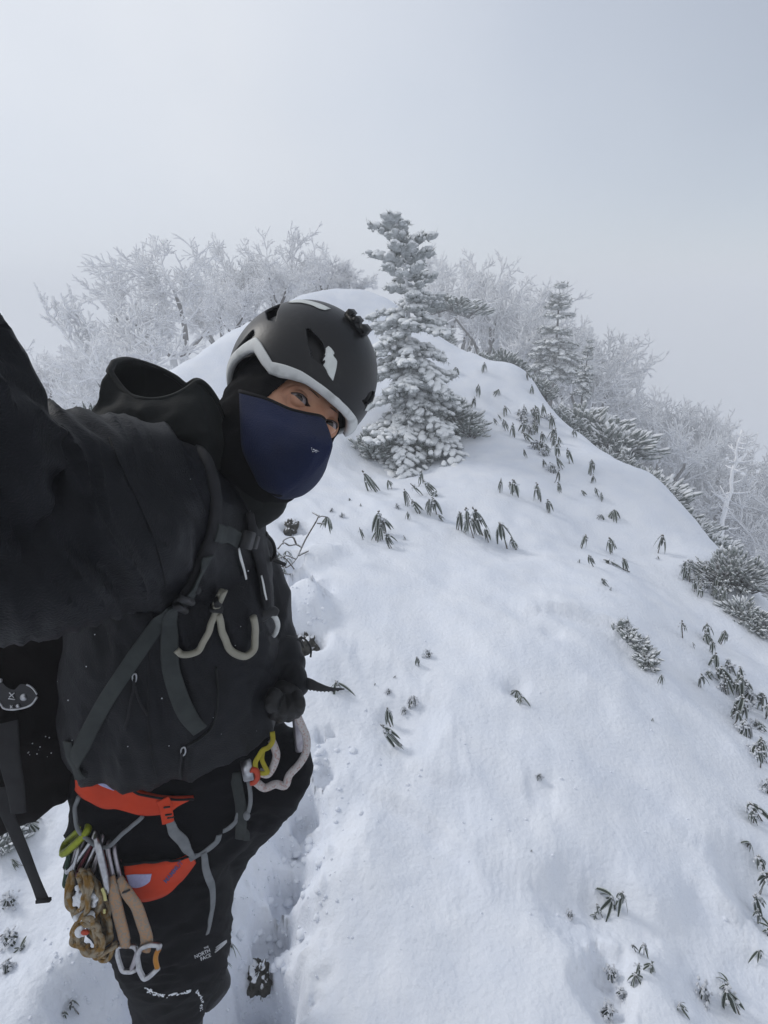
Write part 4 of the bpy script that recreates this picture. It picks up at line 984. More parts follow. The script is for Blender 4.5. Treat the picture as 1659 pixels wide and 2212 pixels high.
# ---------------- rope ends and slings at the belay loop
ln = empty('lanyard_rope', W(600, 1680, .93), 'pink flecked white rope looping from the glove to the front of the harness', 'rope')
mb = MB(); tube(mb, crom([W(620, 1526, .90), W(633, 1518, .905), W(642, 1545, .91), W(653, 1570, .92), W(662, 1594, .93), W(661, 1624, .935), W(647, 1650, .935), (W(625, 1674, .935)), W(616, 1697, .935), W(595, 1694, .93), W(572, 1702, .93), W(556, 1692, .925), W(546, 1684, .925)], 70), .0066, 10); obj('rope_strand', mb, M['rope'], ln)
mb = MB(); tube(mb, crom([W(586, 1598, .92), W(592, 1612, .92), W(597, 1632, .92), W(590, 1656, .92), W(578, 1672, .92), W(560, 1668, .92)], 30), .0064, 10); obj('rope_strand', mb, M['rope'], ln)
ys = empty('sling', W(572, 1640, .92), 'bright yellow crumpled sling tucked under the front hem of the jacket', 'sling')
mb = MB(); free([(588, 1580, .91), (589, 1600, .91), (580, 1614, .91), (568, 1620, .91), (560, 1632, .91), (552, 1646, .91), (552, 1660, .912)], 11, .0015, tw=.15 * RT); free([(568, 1622, .915), (566, 1640, .913), (572, 1655, .912), (578, 1668, .913), (562, 1670, .915), (550, 1662, .915)], 10, .0015); obj('webbing', mb, M['yellow'], ys)
tr = empty('belay_ring', W(548, 1672, .92), 'small orange red ring beside a white plate at the front of the harness', 'ring')
mb = MB(); tube(mb, crom([W(541, 1662, .91), W(552, 1664, .912), (W(556, 1676, .915)), W(550, 1688, .918), W(541, 1690, .918)], 20), .0055, 8); obj('ring', mb, M['gate_red'], tr)
mb = MB(); box(mb, W(534, 1664, .91), np.array([nrm(RT + .2 * UP) * .0085, nrm(UP - .2 * RT) * .017, FW * .003])); obj('plate', mb, M['steel'], tr)

# ---------------- ice axe in the hand, and a second tool on the pack
axe = empty('ice_axe', W(630, 1520, .92), 'ice axe held by its head in the left glove with its toothed pick pointing right', 'ice axe')
pt = [(596, 1476), (640, 1464), (666, 1464), (690, 1475), (714, 1484), (744, 1487)]; pb2 = [(596, 1494), (640, 1490), (668, 1490), (690, 1493), (714, 1493), (744, 1490)]
tq, bq = crom(pt, 44), crom(pb2, 44); V = []; 
for i in range(44):
    tooth = 2.2 * (i % 3 == 0) if 16 < i < 40 else 0
    for (x, y), dd in ((tq[i], -.0025), (tq[i], .0025), ((bq[i][0], bq[i][1] + tooth), .0025), ((bq[i][0], bq[i][1] + tooth), -.0025)): V.append(W(x, y, .945 + dd))
mb = MB(); loft(mb, np.array(V).reshape(44, 4, 3)); obj('pick', mb, M['dark_steel'], axe, smooth=False)
mb = MB(); a0, a1 = W(636, 1500, .93), W(647, 1620, .99)
loft(mb, [np.array([c + nrm(RT) * .0078 * math.cos(t_) + FW * .011 * math.sin(t_) for t_ in np.linspace(0, 2 * math.pi, 14, endpoint=False)]) for c in crom([a0, a1], 10)]); obj('shaft', mb, M['alloy_dull'], axe)
tool = empty('ice_tool', W(40, 1500, .86), 'black ice tool head with a bright curved edge strapped to the side of the backpack', 'ice axe')
o1 = crom([(-14, 1452), (2, 1470), (12, 1482), (30, 1490), (44, 1478), (60, 1480), (72, 1488), (80, 1500)], 30); o2 = crom([(-14, 1500), (0, 1518), (8, 1530), (24, 1533), (42, 1531), (58, 1527), (70, 1520), (80, 1506)], 30)
mb = MB(); loft(mb, np.array([[W(*o1[i], .852), W(*o1[i], .860), W(*o2[i], .860), W(*o2[i], .852)] for i in range(30)])); obj('head_plate', mb, M['dark_steel'], tool, smooth=False)
mb = MB(); tube(mb, [W(*q, .852) for q in o2], .0016, 6); tube(mb, [W(*q, .852) for q in o1[20:]], .0014, 6); obj('worn_edge', mb, M['steel'], tool)
for x, y, r_ in ((52, 1506, .0055), (39, 1525, .003), (1, 1470, .003)):
    mb = MB(); tube(mb, [W(x, y, .853), W(x, y, .8495)], r_, 14); obj('rivet', mb, M['steel'], tool)
mb = MB()
for a, b in (((20, 1496), (30, 1507)), ((31, 1497), (20, 1506)), ((18, 1509), (32, 1511)), ((22, 1524), (27, 1530)), ((27, 1524), (22, 1530))): tube(mb, [W(*a, .8505), W(*b, .8505)], .0008, 6)
obj('stamped_mark', mb, M['white_ink'], tool)

# seams of the sleeve and shoulder, and snow flecks on the cloth
for l in ([(236, 945), (262, 1010), (300, 1090), (338, 1180), (360, 1270)], [(66, 892), (80, 960), (86, 1040), (70, 1130)], [(330, 1330), (322, 1420), (318, 1520), (326, 1620), (340, 1680)]):
    mb = MB(); cord(mb, l, 2.2, JB, .0004, 50, .7 if l[0][0] < 300 else .9, 0, 6); obj('seam', mb, M['binding'], jacket)
mb = MB(); rnd = random.Random(17)
for _ in range(26):
    p, n = cast(rnd.uniform(120, 560), rnd.uniform(960, 1640), JB, .8); ellipsoid(mb, p, [rnd.uniform(.0004, .0011)] * 3, 6, 4)
tag(obj('snow_flecks', mb, M['rime'], jacket), kind='stuff')
# ================================================================== trees
def tri_tube(V, Fc, pts, rads, n=3):
    k = len(pts); o = len(V); u = None
    for i in range(k):
        t = pts[min(i + 1, k - 1)] - pts[max(i - 1, 0)]; L = math.sqrt(t @ t) + 1e-9; t = t / L
        if u is None: u = np.cross(t, (0.3, .2, .93)); u /= math.sqrt(u @ u) + 1e-9
        u = u - t * (u @ t); u /= math.sqrt(u @ u) + 1e-9; w = np.array([t[1] * u[2] - t[2] * u[1], t[2] * u[0] - t[0] * u[2], t[0] * u[1] - t[1] * u[0]])
        for q in range(n):
            a = 2 * math.pi * q / n; V.append(pts[i] + rads[i] * (math.cos(a) * u + math.sin(a) * w))
    for i in range(k - 1):
        for q in range(n): Fc.append((o + i * n + q, o + i * n + (q + 1) % n, o + (i + 1) * n + (q + 1) % n, o + (i + 1) * n + q))
    Fc.append(tuple(o + (k - 1) * n + q for q in range(n)))
def perp(d, rg):
    v = rg.normal(size=3); v -= d * (v @ d); return v / (np.linalg.norm(v) + 1e-9)
def rime_tree_meshes(seed, stems=3, spread=.55, lean=(0, 0), clear=.5, kids=(6, 5, 5, 2), rime=.0068):
    """a broad low birch under rime, one unit tall above its foot; stems run down a further `clear` to the ground"""
    rg = np.random.default_rng(seed); TV, TF, CV, CF = [], [], [], []
    def grow(p, d, L, r, lev):
        k = (7, 5, 4, 3, 2)[lev]; pts = [p]; dd = d
        for i in range(k):
            dd = dd + rg.normal(0, (.10, .2, .24, .25, .2)[lev], 3); dd[2] += (.02, .06, .07, .05, .03)[lev]; dd = dd / np.linalg.norm(dd); pts.append(pts[-1] + dd * L / k)
        rad = np.linspace(r, r * (.45 if lev < 2 else .55), k + 1); rad = np.maximum(rad, rime * (.8 if lev > 2 else 1))
        if lev == 0: tri_tube(TV, TF, pts, rad, 7)
        else:
            if lev >= 2: rad[1:-1] *= rg.uniform(.8, 1.35, k - 1)
            tri_tube(CV, CF, pts, rad, 5 if lev == 1 else 3)
        if lev >= 4: return
        for c in range(kids[lev]):
            s = rg.uniform(.28 if lev == 0 else .2, 1.0); i = min(int(s * k), k - 1); q = pts[i] + (pts[i + 1] - pts[i]) * (s * k - i)
            ax = (pts[i + 1] - pts[i]) / (np.linalg.norm(pts[i + 1] - pts[i]) + 1e-9); a = rg.uniform(.5, 1.15)
            nd = ax * math.cos(a) + perp(ax, rg) * math.sin(a); nd[2] += .12; nd /= np.linalg.norm(nd)
            grow(q, nd, L * rg.uniform(.38, .62), rad[i] * .6, lev + 1)
        ax = (pts[-1] - pts[-2]); ax /= np.linalg.norm(ax)
        grow(pts[-1], ax, L * .5, rad[-1], lev + 1)
    for s in range(stems):
        a = 2 * math.pi * (s + rg.uniform(-.3, .3)) / stems
        d = np.array([math.cos(a) * spread * rg.uniform(.4, 1.1) + lean[0], math.sin(a) * spread * rg.uniform(.4, 1.1) + lean[1], 1.0]); d /= np.linalg.norm(d)
        f0 = np.array([math.cos(a) * .05, math.sin(a) * .05, 0.]); foot = np.array([math.cos(a) * .03, math.sin(a) * .03, -clear])
        tri_tube(TV, TF, [foot, foot * .5 + f0 * .5, f0], [.042, .036, .030], 7)
        grow(f0, d, rg.uniform(.5, .72), .028, 0)
    top = max(v[2] for v in CV); TV = [v / top for v in TV]; CV = [v / top for v in CV]
    out = []
    for nm, V_, F_, m_ in (('trunk', TV, TF, M['trunk']), ('crown', CV, CF, M['twig_rime'])):
        me_ = bpy.data.meshes.new(nm); me_.from_pydata([tuple(v) for v in V_], [], F_); me_.materials.append(m_)
        me_.polygons.foreach_set('use_smooth', [True] * len(F_)); me_.update(); out.append(me_)
    return out
TREES = [rime_tree_meshes(11, 3, .55, (0, 0), 1.6), rime_tree_meshes(12, 4, .75, (0, 0), 1.6), rime_tree_meshes(13, 2, .4, (-.35, 0), 1.6, (6, 5, 5, 2), .0095), rime_tree_meshes(14, 3, .35, (0, 0), 1.6), rime_tree_meshes(15, 5, .9, (.1, 0), 1.6)]
def place_tree(kind, bx, by, ty, dist, rz, label, wide=1.0, group='rime covered birches beyond the ridge'):
    b = at_y(bx, by, dist); hgt = at_y(bx, ty, dist)[2] - b[2]
    e = empty('rimed_birch', b, label, 'tree', group); e.rotation_euler.z = rz; e.scale = (hgt * wide, hgt * wide, hgt)
    for me_ in TREES[kind]:
        o = bpy.data.objects.new(me_.name.split('.')[0], me_); COL.objects.link(o); o.parent = e
    return e
for args in ((2, 300, 900, 610, 16, .3, 'leftmost rimed birch with long bare frosted limbs reaching up and out to the left', 1.05),
             (1, 385, 770, 505, 21, 1.0, 'broad rimed birch with dark gnarled stems behind the left snow ridge', 1.25),
             (0, 300, 800, 585, 22, 2.2, 'rimed birch between the leftmost one and the broad dark one', 1.0),
             (3, 545, 720, 484, 26, .7, 'tall thin rimed birch above the helmet, left one of the pair with feathery tops', 1.0),
             (0, 665, 690, 480, 27, 1.9, 'feathery topped rimed birch above the helmet nearest to the big fir', 1.1),
             (4, 480, 760, 560, 26, 2.9, 'low spreading rimed birch between the dark stemmed one and the feathery pair', .9),
             (4, 620, 710, 560, 26, .2, 'faint low rimed birch filling in behind the feathery pair', 1.0),
             (1, 170, 900, 745, 18, 2.0, 'low rimed birch at the far left above the raised sleeve', 1.0),
             (4, 215, 960, 800, 15, .9, 'bushy rimed birch low behind the jacket hood', .8),
             (0, 95, 900, 730, 16, 1.7, 'rimed bush low at the far left edge above the raised sleeve', 1.0),
             (1, 250, 920, 720, 13, .4, 'rimed birch close behind the rim of the jacket hood', 1.0),
             (0, 605, 655, 555, 10.2, 1.2, 'low rimed birch growing out of the snow dome just above the helmet', 1.3),
             (1, 700, 640, 545, 10.8, 2.6, 'low rimed birch on the snow dome between the helmet and the big fir', 1.3),
             (0, 765, 650, 560, 10.6, .5, 'low rimed birch tucked against the left side of the big fir', 1.3),
             (1, 505, 720, 600, 9.6, 2.0, 'low rimed birch on the left edge of the snow dome', 1.3),
             (3, 740, 690, 560, 28, 1.1, 'small faint rimed birch just left of the big fir', 1.2)): place_tree(*args)
BAND = ((955, 740, 525, 24), (1000, 765, 535, 27), (1045, 785, 560, 22), (1085, 800, 580, 26), (1130, 825, 590, 23), (1165, 850, 625, 20), (1225, 920, 690, 24), (1262, 950, 705, 21), (1300, 985, 745, 25), (1345, 1015, 790, 22),
        (1390, 1050, 835, 26), (1430, 1075, 855, 21), (1470, 1105, 880, 25), (1515, 1155, 905, 21), (1555, 1195, 935, 26), (1600, 1250, 950, 22), (1645, 1300, 985, 25), (1665, 1330, 1050, 18))
NTH = ['first', 'second', 'third', 'fourth', 'fifth', 'sixth', 'seventh', 'eighth', 'ninth', 'tenth', 'eleventh', 'twelfth', 'thirteenth', 'fourteenth', 'fifteenth', 'sixteenth', 'seventeenth', 'last']
for i, (bx, by, ty, dist) in enumerate(BAND):
    place_tree((0, 1, 3, 4, 1, 0, 4, 3)[i % 8], bx, by, ty, dist, i * 1.37, NTH[i] + ' pale rimed birch from the big fir in the band along the right crest', .95, 'rimed birches in a band along the right crest')
# leaning snag
b = at_y(1553, 1165, 8.0); tp_ = at_y(1602, 930, 8.3)
snag = empty('dead_tree', b, 'thin leaning snag coated in rime on the right crest', 'tree'); rg = np.random.default_rng(4); V_, F_ = [], []
P = [b - np.array([0, 0, .5])] + [b + (tp_ - b) * t + rg.normal(0, .012, 3) for t in np.linspace(0, 1, 12)]
tri_tube(V_, F_, P, np.linspace(.042, .016, 13) * rg.uniform(.85, 1.2, 13), 8); mb = MB(); mb.add(V_, F_); obj('trunk', mb, M['twig_rime'], snag)
for i in range(26):
    V_, F_ = [], []
    t = rg.uniform(.1, .98); p = b + (tp_ - b) * t; d = rg.normal(0, 1, 3); d[2] = rg.uniform(-.3, .4); d /= np.linalg.norm(d); L = rg.uniform(.12, .4) * (1.1 - t * .6)
    tri_tube(V_, F_, [p, p + d * L * .5, p + d * L + np.array([0, 0, .03])], [.014, .012, .007], 4)
    mb = MB(); mb.add(V_, F_); obj('branch', mb, M['twig_rime'], snag)

# ---------------- conifers under rime: knobbly pads of rime over dark needles
bm = bmesh.new(); bmesh.ops.create_icosphere(bm, subdivisions=2, radius=1); ICV = np.array([v.co[:] for v in bm.verts]); ICF = [tuple(v.index for v in f_.verts) for f_ in bm.faces]; bm.free()
LUMPS = []
for s in range(14):
    o3 = np.array([s * 3.7, 1.1, s * .9])
    LUMPS.append(ICV * np.array([1 + .34 * noise.noise(Vector(v * 1.7 + o3)) + .22 * noise.noise(Vector(v * 4.2 + o3)) for v in ICV])[:, None])
class Bulk:
    """fast collector for many small pieces"""
    def __init__(s): s.V = []; s.F = []; s.n = 0
    def lump(s, k, c, A):
        s.V.append(LUMPS[k] @ A + c); s.F.append(np.array(ICF) + s.n); s.n += len(ICV)
    def blades(s, c, d, L, w, cnt, rg):
        """a spray of flat needles along d from c"""
        t = rg.uniform(0, 1, cnt); a = rg.uniform(0, 2 * math.pi, cnt); u = perp(d, rg); v = np.cross(d, u)
        base = c + np.outer(t * L, d); out = np.cos(a)[:, None] * u + np.sin(a)[:, None] * v + d * .7; out /= np.linalg.norm(out, axis=1)[:, None]
        sd = np.cross(out, d); sd /= np.linalg.norm(sd, axis=1)[:, None] + 1e-9; ln = rg.uniform(.6, 1.1, cnt)[:, None] * w * 9
        V = np.stack([base - sd * w / 2, base + sd * w / 2, base + out * ln], 1).reshape(-1, 3); s.V.append(V); s.F.append(np.arange(len(V)).reshape(-1, 3) + s.n); s.n += len(V)
    def mesh(s, name, m):
        V = np.concatenate(s.V); Fc = np.concatenate(s.F).astype(np.int32); me_ = bpy.data.meshes.new(name)
        me_.vertices.add(len(V)); me_.vertices.foreach_set('co', V.ravel()); me_.loops.add(Fc.size); me_.loops.foreach_set('vertex_index', Fc.ravel())
        me_.polygons.add(len(Fc)); me_.polygons.foreach_set('loop_start', np.arange(0, Fc.size, 3, dtype=np.int32)); me_.update(calc_edges=True)
        me_.polygons.foreach_set('use_smooth', [True] * len(Fc)); me_.materials.append(m); me_.update(); return me_
def frame_of(d):
    u = np.cross(d, (0, 0, 1.0)); u = u / (np.linalg.norm(u) + 1e-6) if np.linalg.norm(u) > .05 else np.array([1., 0, 0]); return np.stack([d, u, np.cross(u, d)])
def conifer(seed, H, prof, tiers, per, lump, bend=(0, 0), upsweep=.5, gap=.1, nl=3, spr=(.62, 1.18), skip=0):
    rg = np.random.default_rng(seed); S, Nd = Bulk(), Bulk(); TV, TF = [], []
    axis = lambda z: np.array([bend[0] * (z / H) ** 2, bend[1] * (z / H) ** 2, z])
    tri_tube(TV, TF, [axis(z) for z in np.linspace(-.5, H * .97, 12)], np.linspace(.055, .012, 12) * H / 2.5, 8)
    for ti in range(tiers):
        h = (ti + .5) / tiers; z0 = H * (.03 + .95 * h) + rg.normal(0, .02); nb = max(3, int(per * (1.15 - .6 * h)))
        a0 = rg.uniform(0, 6.28)
        for bi in range(nb):
            if rg.uniform() < gap: continue
            az = a0 + 2 * math.pi * bi / nb + rg.normal(0, .25); L = np.interp(h, *prof) * rg.uniform(*spr)
            el = -.38 + upsweep * h ** 1.6 * 1.7 + rg.normal(0, .10 + .12 * (skip > 0)); d = np.array([math.cos(az) * math.cos(el), math.sin(az) * math.cos(el), math.sin(el)])
            p = axis(z0); n = max(2, int(L / (lump * 1.55))); pts = [p]
            for i in range(n): d = d + np.array([0, 0, -.05 if h < .7 else .02]) + rg.normal(0, .05, 3); d /= np.linalg.norm(d); pts.append(pts[-1] + d * L / n)
            tri_tube(TV, TF, pts, np.linspace(.012, .005, len(pts)), 4)
            for i in range(1, n + 1):
                q = pts[i]; fr = i / n; sw = L * .42 * (1 - .55 * fr) 
                tw = [(d, lump * 1.1)] if i == n else []
                side = np.cross(d, (0, 0, 1.0)); side /= np.linalg.norm(side) + 1e-6
                for sg in (-1, 1): tw.append((nrm(side * sg + d * .75 + np.array([0, 0, rg.uniform(-.2, .12)])), sw * rg.uniform(.6, 1.1)))
                for td, tl in tw:
                    m_ = max(1, int(tl / (lump * 1.25)))
                    Nd.blades(q, td, tl + lump, .0055 + lump * .02, int(5 + 9 * m_), rg)
                    for j in range(m_ + 1):
                        if rg.uniform() < skip: continue
                        c = q + td * tl * (j + .3) / (m_ + .6) + rg.normal(0, lump * .18, 3) + np.array([0, 0, lump * .18])
                        s_ = lump * rg.uniform(.55, 1.1); Fm = frame_of(td)
                        S.lump(rg.integers(14), c, Fm * np.array([s_ * 1.15, s_ * .8, s_ * .62])[:, None])
                        if nl > 2 and rg.uniform() < .7:
                            s2 = s_ * rg.uniform(.35, .6); S.lump(rg.integers(14), c + rg.normal(0, lump * .6, 3) * np.array([1, 1, .5]), np.eye(3) * s2)
    mb = MB(); mb.add(TV, TF)
    return [to_mesh('trunk', mb, M['twig_rime'] if seed == 31 else M['trunk']), Nd.mesh('needles', M['needle']), S.mesh('rime_pads', M['rime_pad'])]
M['rime_pad'] = snowy('rime_pads', (.52, .54, .55), (.30, .32, .32), (.86, .88, .9), -.3, .55, 22, .6)
def place(meshes, name, p, label, cat, group=None, rz=0, sc=1.0, tilt=(0, 0)):
    e = empty(name, p, label, cat, group); e.rotation_euler = (tilt[0], tilt[1], rz); e.scale = (sc, sc, sc) if np.isscalar(sc) else sc
    for me_ in meshes:
        o = bpy.data.objects.new(me_.name.split('.')[0], me_); COL.objects.link(o); o.parent = e
    return e
fb = g_hit(886, 968); fb[2] -= .05; D = proj(fb)[2]
FH = at_y(886, 462, fb[1])[2] - fb[2]
big = conifer(31, FH, ([0, .06, .14, .24, .33, .42, .52, .60, .68, .76, .84, .92, 1.0], [.62, .74, .82, .54, .66, .48, .52, .34, .34, .25, .22, .36, .22]), 22, 10, .060, (-.12, .02), .42, .22, 3, (.45, 1.42), .22)
big_s = FH / max(max(v.co.z for v in m_.vertices) for m_ in big)
place(big, 'rimed_fir', fb, 'tall bent fir plastered with knobbly rime rising behind the helmet', 'tree', None, 0, (big_s * .98, big_s * .98, big_s))
small = conifer(32, 1.0, ([0, .2, .5, .8, 1.0], [.36, .34, .22, .11, .03]), 12, 8, .036, (0, 0), .45, .1)
slim = conifer(33, 1.0, ([0, .2, .5, .8, 1.0], [.22, .20, .13, .07, .02]), 13, 8, .028, (.03, 0), .5, .12)
BUSH = None
FIRS = ((1195, 810, 612, 18, slim, 'rimed_fir', 'dark young fir with a spire top standing up out of the right crest', 1.1),
      (1258, 850, 735, 12, slim, 'rimed_fir', 'small dark fir just below and right of the spire topped young fir', .8),
      (1262, 940, 830, 9.0, small, 'pine_bush', 'dark spreading pine bush on the crest under the small dark fir', 1.5), (1300, 985, 868, 7.8, small, 'pine_bush', 'pine bush with layered frosted fans half way down the right crest', 1.3),
      (1345, 1020, 915, 7.0, small, 'rimed_fir', 'fir sapling with a thin leader on the right crest', .9), (1405, 1065, 945, 6.4, small, 'pine_bush', 'layered pine bush overhanging the snow edge of the right crest', 1.2),
      (1372, 1030, 945, 6.9, small, 'pine_bush', 'low pine bush squeezed between the sapling and the overhanging bush', 1.4), (1480, 1120, 1010, 5.8, small, 'pine_bush', 'frosted pine bush left of the leaning snag', 1.2),
      (1525, 1165, 1085, 5.2, small, 'pine_bush', 'small dark pine bush at the foot of the leaning snag', 1.3), (965, 675, 610, 13, small, 'pine_bush', 'dark wind bent pine bush touching the right side of the big fir', 2.0),
      (1010, 745, 670, 9.4, small, 'pine_bush', 'pine bush on the crest right of the big fir, nearest to it', 1.5), (1065, 780, 700, 9.2, small, 'pine_bush', 'pine bush second from the big fir along the crest', 1.3),
      (1125, 815, 745, 9, small, 'pine_bush', 'pine bush third from the big fir along the crest', 1.4), (1175, 850, 780, 8.4, small, 'pine_bush', 'pine bush on the crest below the spire topped young fir', 1.5),
      (955, 735, 690, 9.2, small, 'pine_bush', 'little pine bush half buried between the big fir and the crest', 1.2))
# rimed shrub and buried branches: pads without a leader
M['thin_rime'] = snowy('thin_rime_pads', (.34, .36, .355), (.12, .145, .13), (.80, .82, .85), .0, .75, 26, .6)
def low_shrub(seed, pts, lump, wide, n, up):
    rg = np.random.default_rng(seed); S, Nd = Bulk(), Bulk(); TV, TF = [], []
    for i in range(n):
        t = rg.uniform(); k = min(int(t * (len(pts) - 1)), len(pts) - 2); u = t * (len(pts) - 1) - k; b = pts[k] * (1 - u) + pts[k + 1] * u
        d = rg.normal(0, 1, 3); d[2] = abs(d[2]) * .8 + .3; d /= np.linalg.norm(d); L = wide * rg.uniform(.4, 1.0); q = b + d * L * np.array([1, 1, up])
        tri_tube(TV, TF, [b - np.array([0, 0, .05]), (b + q) / 2 + rg.normal(0, .01, 3), q], [.007, .006, .004], 4)
        Nd.blades(q - d * lump * 1.5, d, lump * 2.6, .004 + lump * .03, 12, rg)
        for j in range(3):
            s_ = lump * rg.uniform(.45, 1.0); S.lump(rg.integers(14), q + rg.normal(0, lump * .7, 3), frame_of(d) * np.array([s_ * 1.9, s_ * .62, s_ * .52])[:, None])
    mb = MB(); mb.add(TV, TF); return [to_mesh('stems', mb, M['trunk']), Nd.mesh('needles', M['needle']), S.mesh('rime_pads', M['thin_rime'])]
BUSH = [low_shrub(60 + i, [np.array(q) for q in ((-.45, 0, -.05), (-.1, .1, .12), (.2, -.1, .08), (.5, .1, -.1))], .052, .5, 150, .7) for i in range(4)]
for bx, by, ty, dist, ms, nm, lab, w_ in FIRS:
    p = at_y(bx, by, dist); gz_ = g_at(p[0], p[1])[2]; h_ = at_y(bx, ty, dist)[2] - p[2]
    if abs(gz_ - p[2]) < .45: p[2] = gz_ - .04
    ms = BUSH[int(bx) % 4] if nm == 'pine_bush' else ms
    e = place(ms, nm, p, lab, 'tree' if nm == 'rimed_fir' else 'bush', 'pine bushes along the right crest' if nm == 'pine_bush' else None, rz=bx * .37, sc=(h_ * w_ * 1.15, h_ * w_ * 1.15, h_ * (1.25 if nm == 'pine_bush' else 1.0)))
ROW = ((985, 752), (1008, 762), (1030, 772), (1052, 782), (1088, 796), (1108, 806), (1142, 820), (1160, 836), (1196, 888), (1214, 906), (1236, 925), (1284, 965), (1318, 988), (1362, 1018), (1390, 1036), (1424, 1058), (1448, 1074), (1500, 1130))
for i, (bx, by) in enumerate(ROW):
    wy = 9.2 - (bx - 985) / 515 * 4.1; h_px = (62, 48, 74, 56, 80)[i % 5]; p = at_y(bx, by - 6, wy + .35); h_ = at_y(bx, by - 6 - h_px, wy + .35)[2] - p[2]
    gz_ = g_at(p[0], p[1])[2]
    if abs(gz_ - p[2]) < .6: p[2] = gz_ - .03
    place(BUSH[(i * 3) % 4], 'pine_bush', p, f"{['first', 'second', 'third', 'fourth', 'fifth', 'sixth', 'seventh', 'eighth', 'ninth', 'tenth', 'eleventh', 'twelfth', 'thirteenth', 'fourteenth', 'fifteenth', 'sixteenth', 'seventeenth', 'last'][i]} small dark pine bush from the big fir in the row edging the crest", 'bush', 'small pine bushes edging the right crest', rz=i * 2.1, sc=(h_ * 1.1, h_ * 1.1, h_ * 1.3))
def shrub_at(px_, lump_px, wide_px, n, label, name='rimed_shrub', up=1.0, seed=1, cat='bush'):
    P = [g_hit(*q) for q in px_]; o = P[0].copy(); dep = proj(o)[2]
    place(low_shrub(seed, [p - o for p in P], lump_px * dep / F, wide_px * dep / F, n, up), name, o, label, cat)
shrub_at([(1340, 1350), (1356, 1375), (1380, 1392), (1396, 1420), (1404, 1448)], 7, 20, 95, 'dark strip of creeping pine showing through the snow on the right', 'creeping_pine', .5, 5)
shrub_at([(1548, 1262), (1580, 1262), (1612, 1275)], 5.5, 75, 210, 'big round shrub crusted with rime at the right edge below the snag', 'rimed_shrub', 1.1, 6)
shrub_at([(1590, 1320), (1625, 1350), (1655, 1370)], 5.5, 45, 150, 'dark frosted shrub on the right edge under the big round one', 'rimed_shrub', .8, 7)
shrub_at([(940, 900), (965, 915), (985, 930)], 8, 60, 120, 'lumpy snow laden bough mass at the lower right of the big fir', 'pine_bush', 1.0, 12)
shrub_at([(990, 930), (1008, 935), (1020, 945)], 7, 40, 90, 'dark lowest branch of needles sticking out right of the big fir foot', 'pine_bush', .9, 8)
shrub_at([(800, 985), (815, 990)], 7, 45, 90, 'small frosted fir shoot at the left foot of the big fir', 'pine_bush', 1.3, 9)
shrub_at([(860, 990), (885, 995), (905, 990)], 8, 55, 120, 'dense frosted fir shoot at the front foot of the big fir', 'pine_bush', 1.0, 10)
shrub_at([(8, 1835), (22, 1800)], 9, 30, 90, 'white frosted shrub at the left edge behind the hanging strap', 'rimed_shrub', .9, 11)

# ================================================================== bamboo grass
def leaf(mb, p, d0, L, w, rg, curl=.9, up=(0, 0, 1)):
    n = 6; pts = [p]; d = nrm(d0)
    for i in range(n): d = nrm(d + np.array([0, 0, -curl * (.5 if i < 2 else .22)])); pts.append(pts[-1] + d * L / n)
    T = np.gradient(np.array(pts), axis=0); sd = nrm(np.cross(T[1], np.array(up) + rg.normal(0, .3, 3))); V = []; W_ = [.25, .8, 1.0, .95, .78, .5, .06]
    for i in range(n + 1):
        t = nrm(T[i]); s = nrm(sd - t * (sd @ t)); nn = np.cross(s, t); h = w * W_[i] / 2
        for a, b in ((-1, .35), (-.62, .2), (0, 0), (.62, .2), (1, .35)): V.append(pts[i] + s * h * a + nn * h * b)
    o = mb.n; f = []; ms = []
    for i in range(n):
        for q in range(4): f.append((i * 5 + q, i * 5 + q + 1, (i + 1) * 5 + q + 1, (i + 1) * 5 + q)); ms.append(1 if q in (0, 3) else 0)
    k0 = len(mb.m); mb.add(V, f); mb.m[k0:] = ms
def tuft_meshes(seed, nleaf, spread, height=1.0, frost=False):
    """one shoot: leaves of about unit length hanging from the tip of a stem"""
    rg = np.random.default_rng(seed); mb = MB(); top = np.array([rg.normal(0, .05), rg.normal(0, .05), height]); az0 = rg.uniform(0, 6.28)
    for i in range(nleaf):
        a = az0 + 2 * math.pi * i / nleaf + rg.normal(0, .4); el = rg.uniform(-.9, -.2) if spread < .6 else rg.uniform(-.8, .15)
        d = np.array([math.cos(a) * spread, math.sin(a) * spread, el]); leaf(mb, top + np.array([0, 0, rg.uniform(-.08, .02)]), d, rg.uniform(.62, 1.12), rg.uniform(.12, .19), rg, .9 if spread < .6 else .7)
    m1 = to_mesh('leaves', mb, [M['leaf'], M['leaf_frost'] if not frost else M['rime']])
    mb = MB(); tube(mb, crom([(rg.normal(0, .12), rg.normal(0, .12), -.35), (top[0] * .3, top[1] * .3, height * .4), top + np.array([0, 0, .04])], 7), [.030, .028, .026, .024, .022, .02, .012], 6)
    for j in range(2):
        ellipsoid(mb, top + rg.normal(0, .04, 3) + np.array([0, 0, .02]), rg.uniform(.03, .07, 3), 7, 5)
    rb = Bulk()
    for j in range(26 if frost else 9):
        a = rg.uniform(0, 6.28); rr = rg.uniform(.05, .5 if frost else .22); s_ = rg.uniform(.035, .085 if frost else .06)
        rb.lump(rg.integers(14), top + np.array([math.cos(a) * rr, math.sin(a) * rr, .03 - rr * (.9 if frost else 1.6) + rg.normal(0, .05)]), np.diag([s_, s_, s_ * .7]))
    return [m1, to_mesh('stem', mb, M['stem']), rb.mesh('rime_cap', M['rime'])]
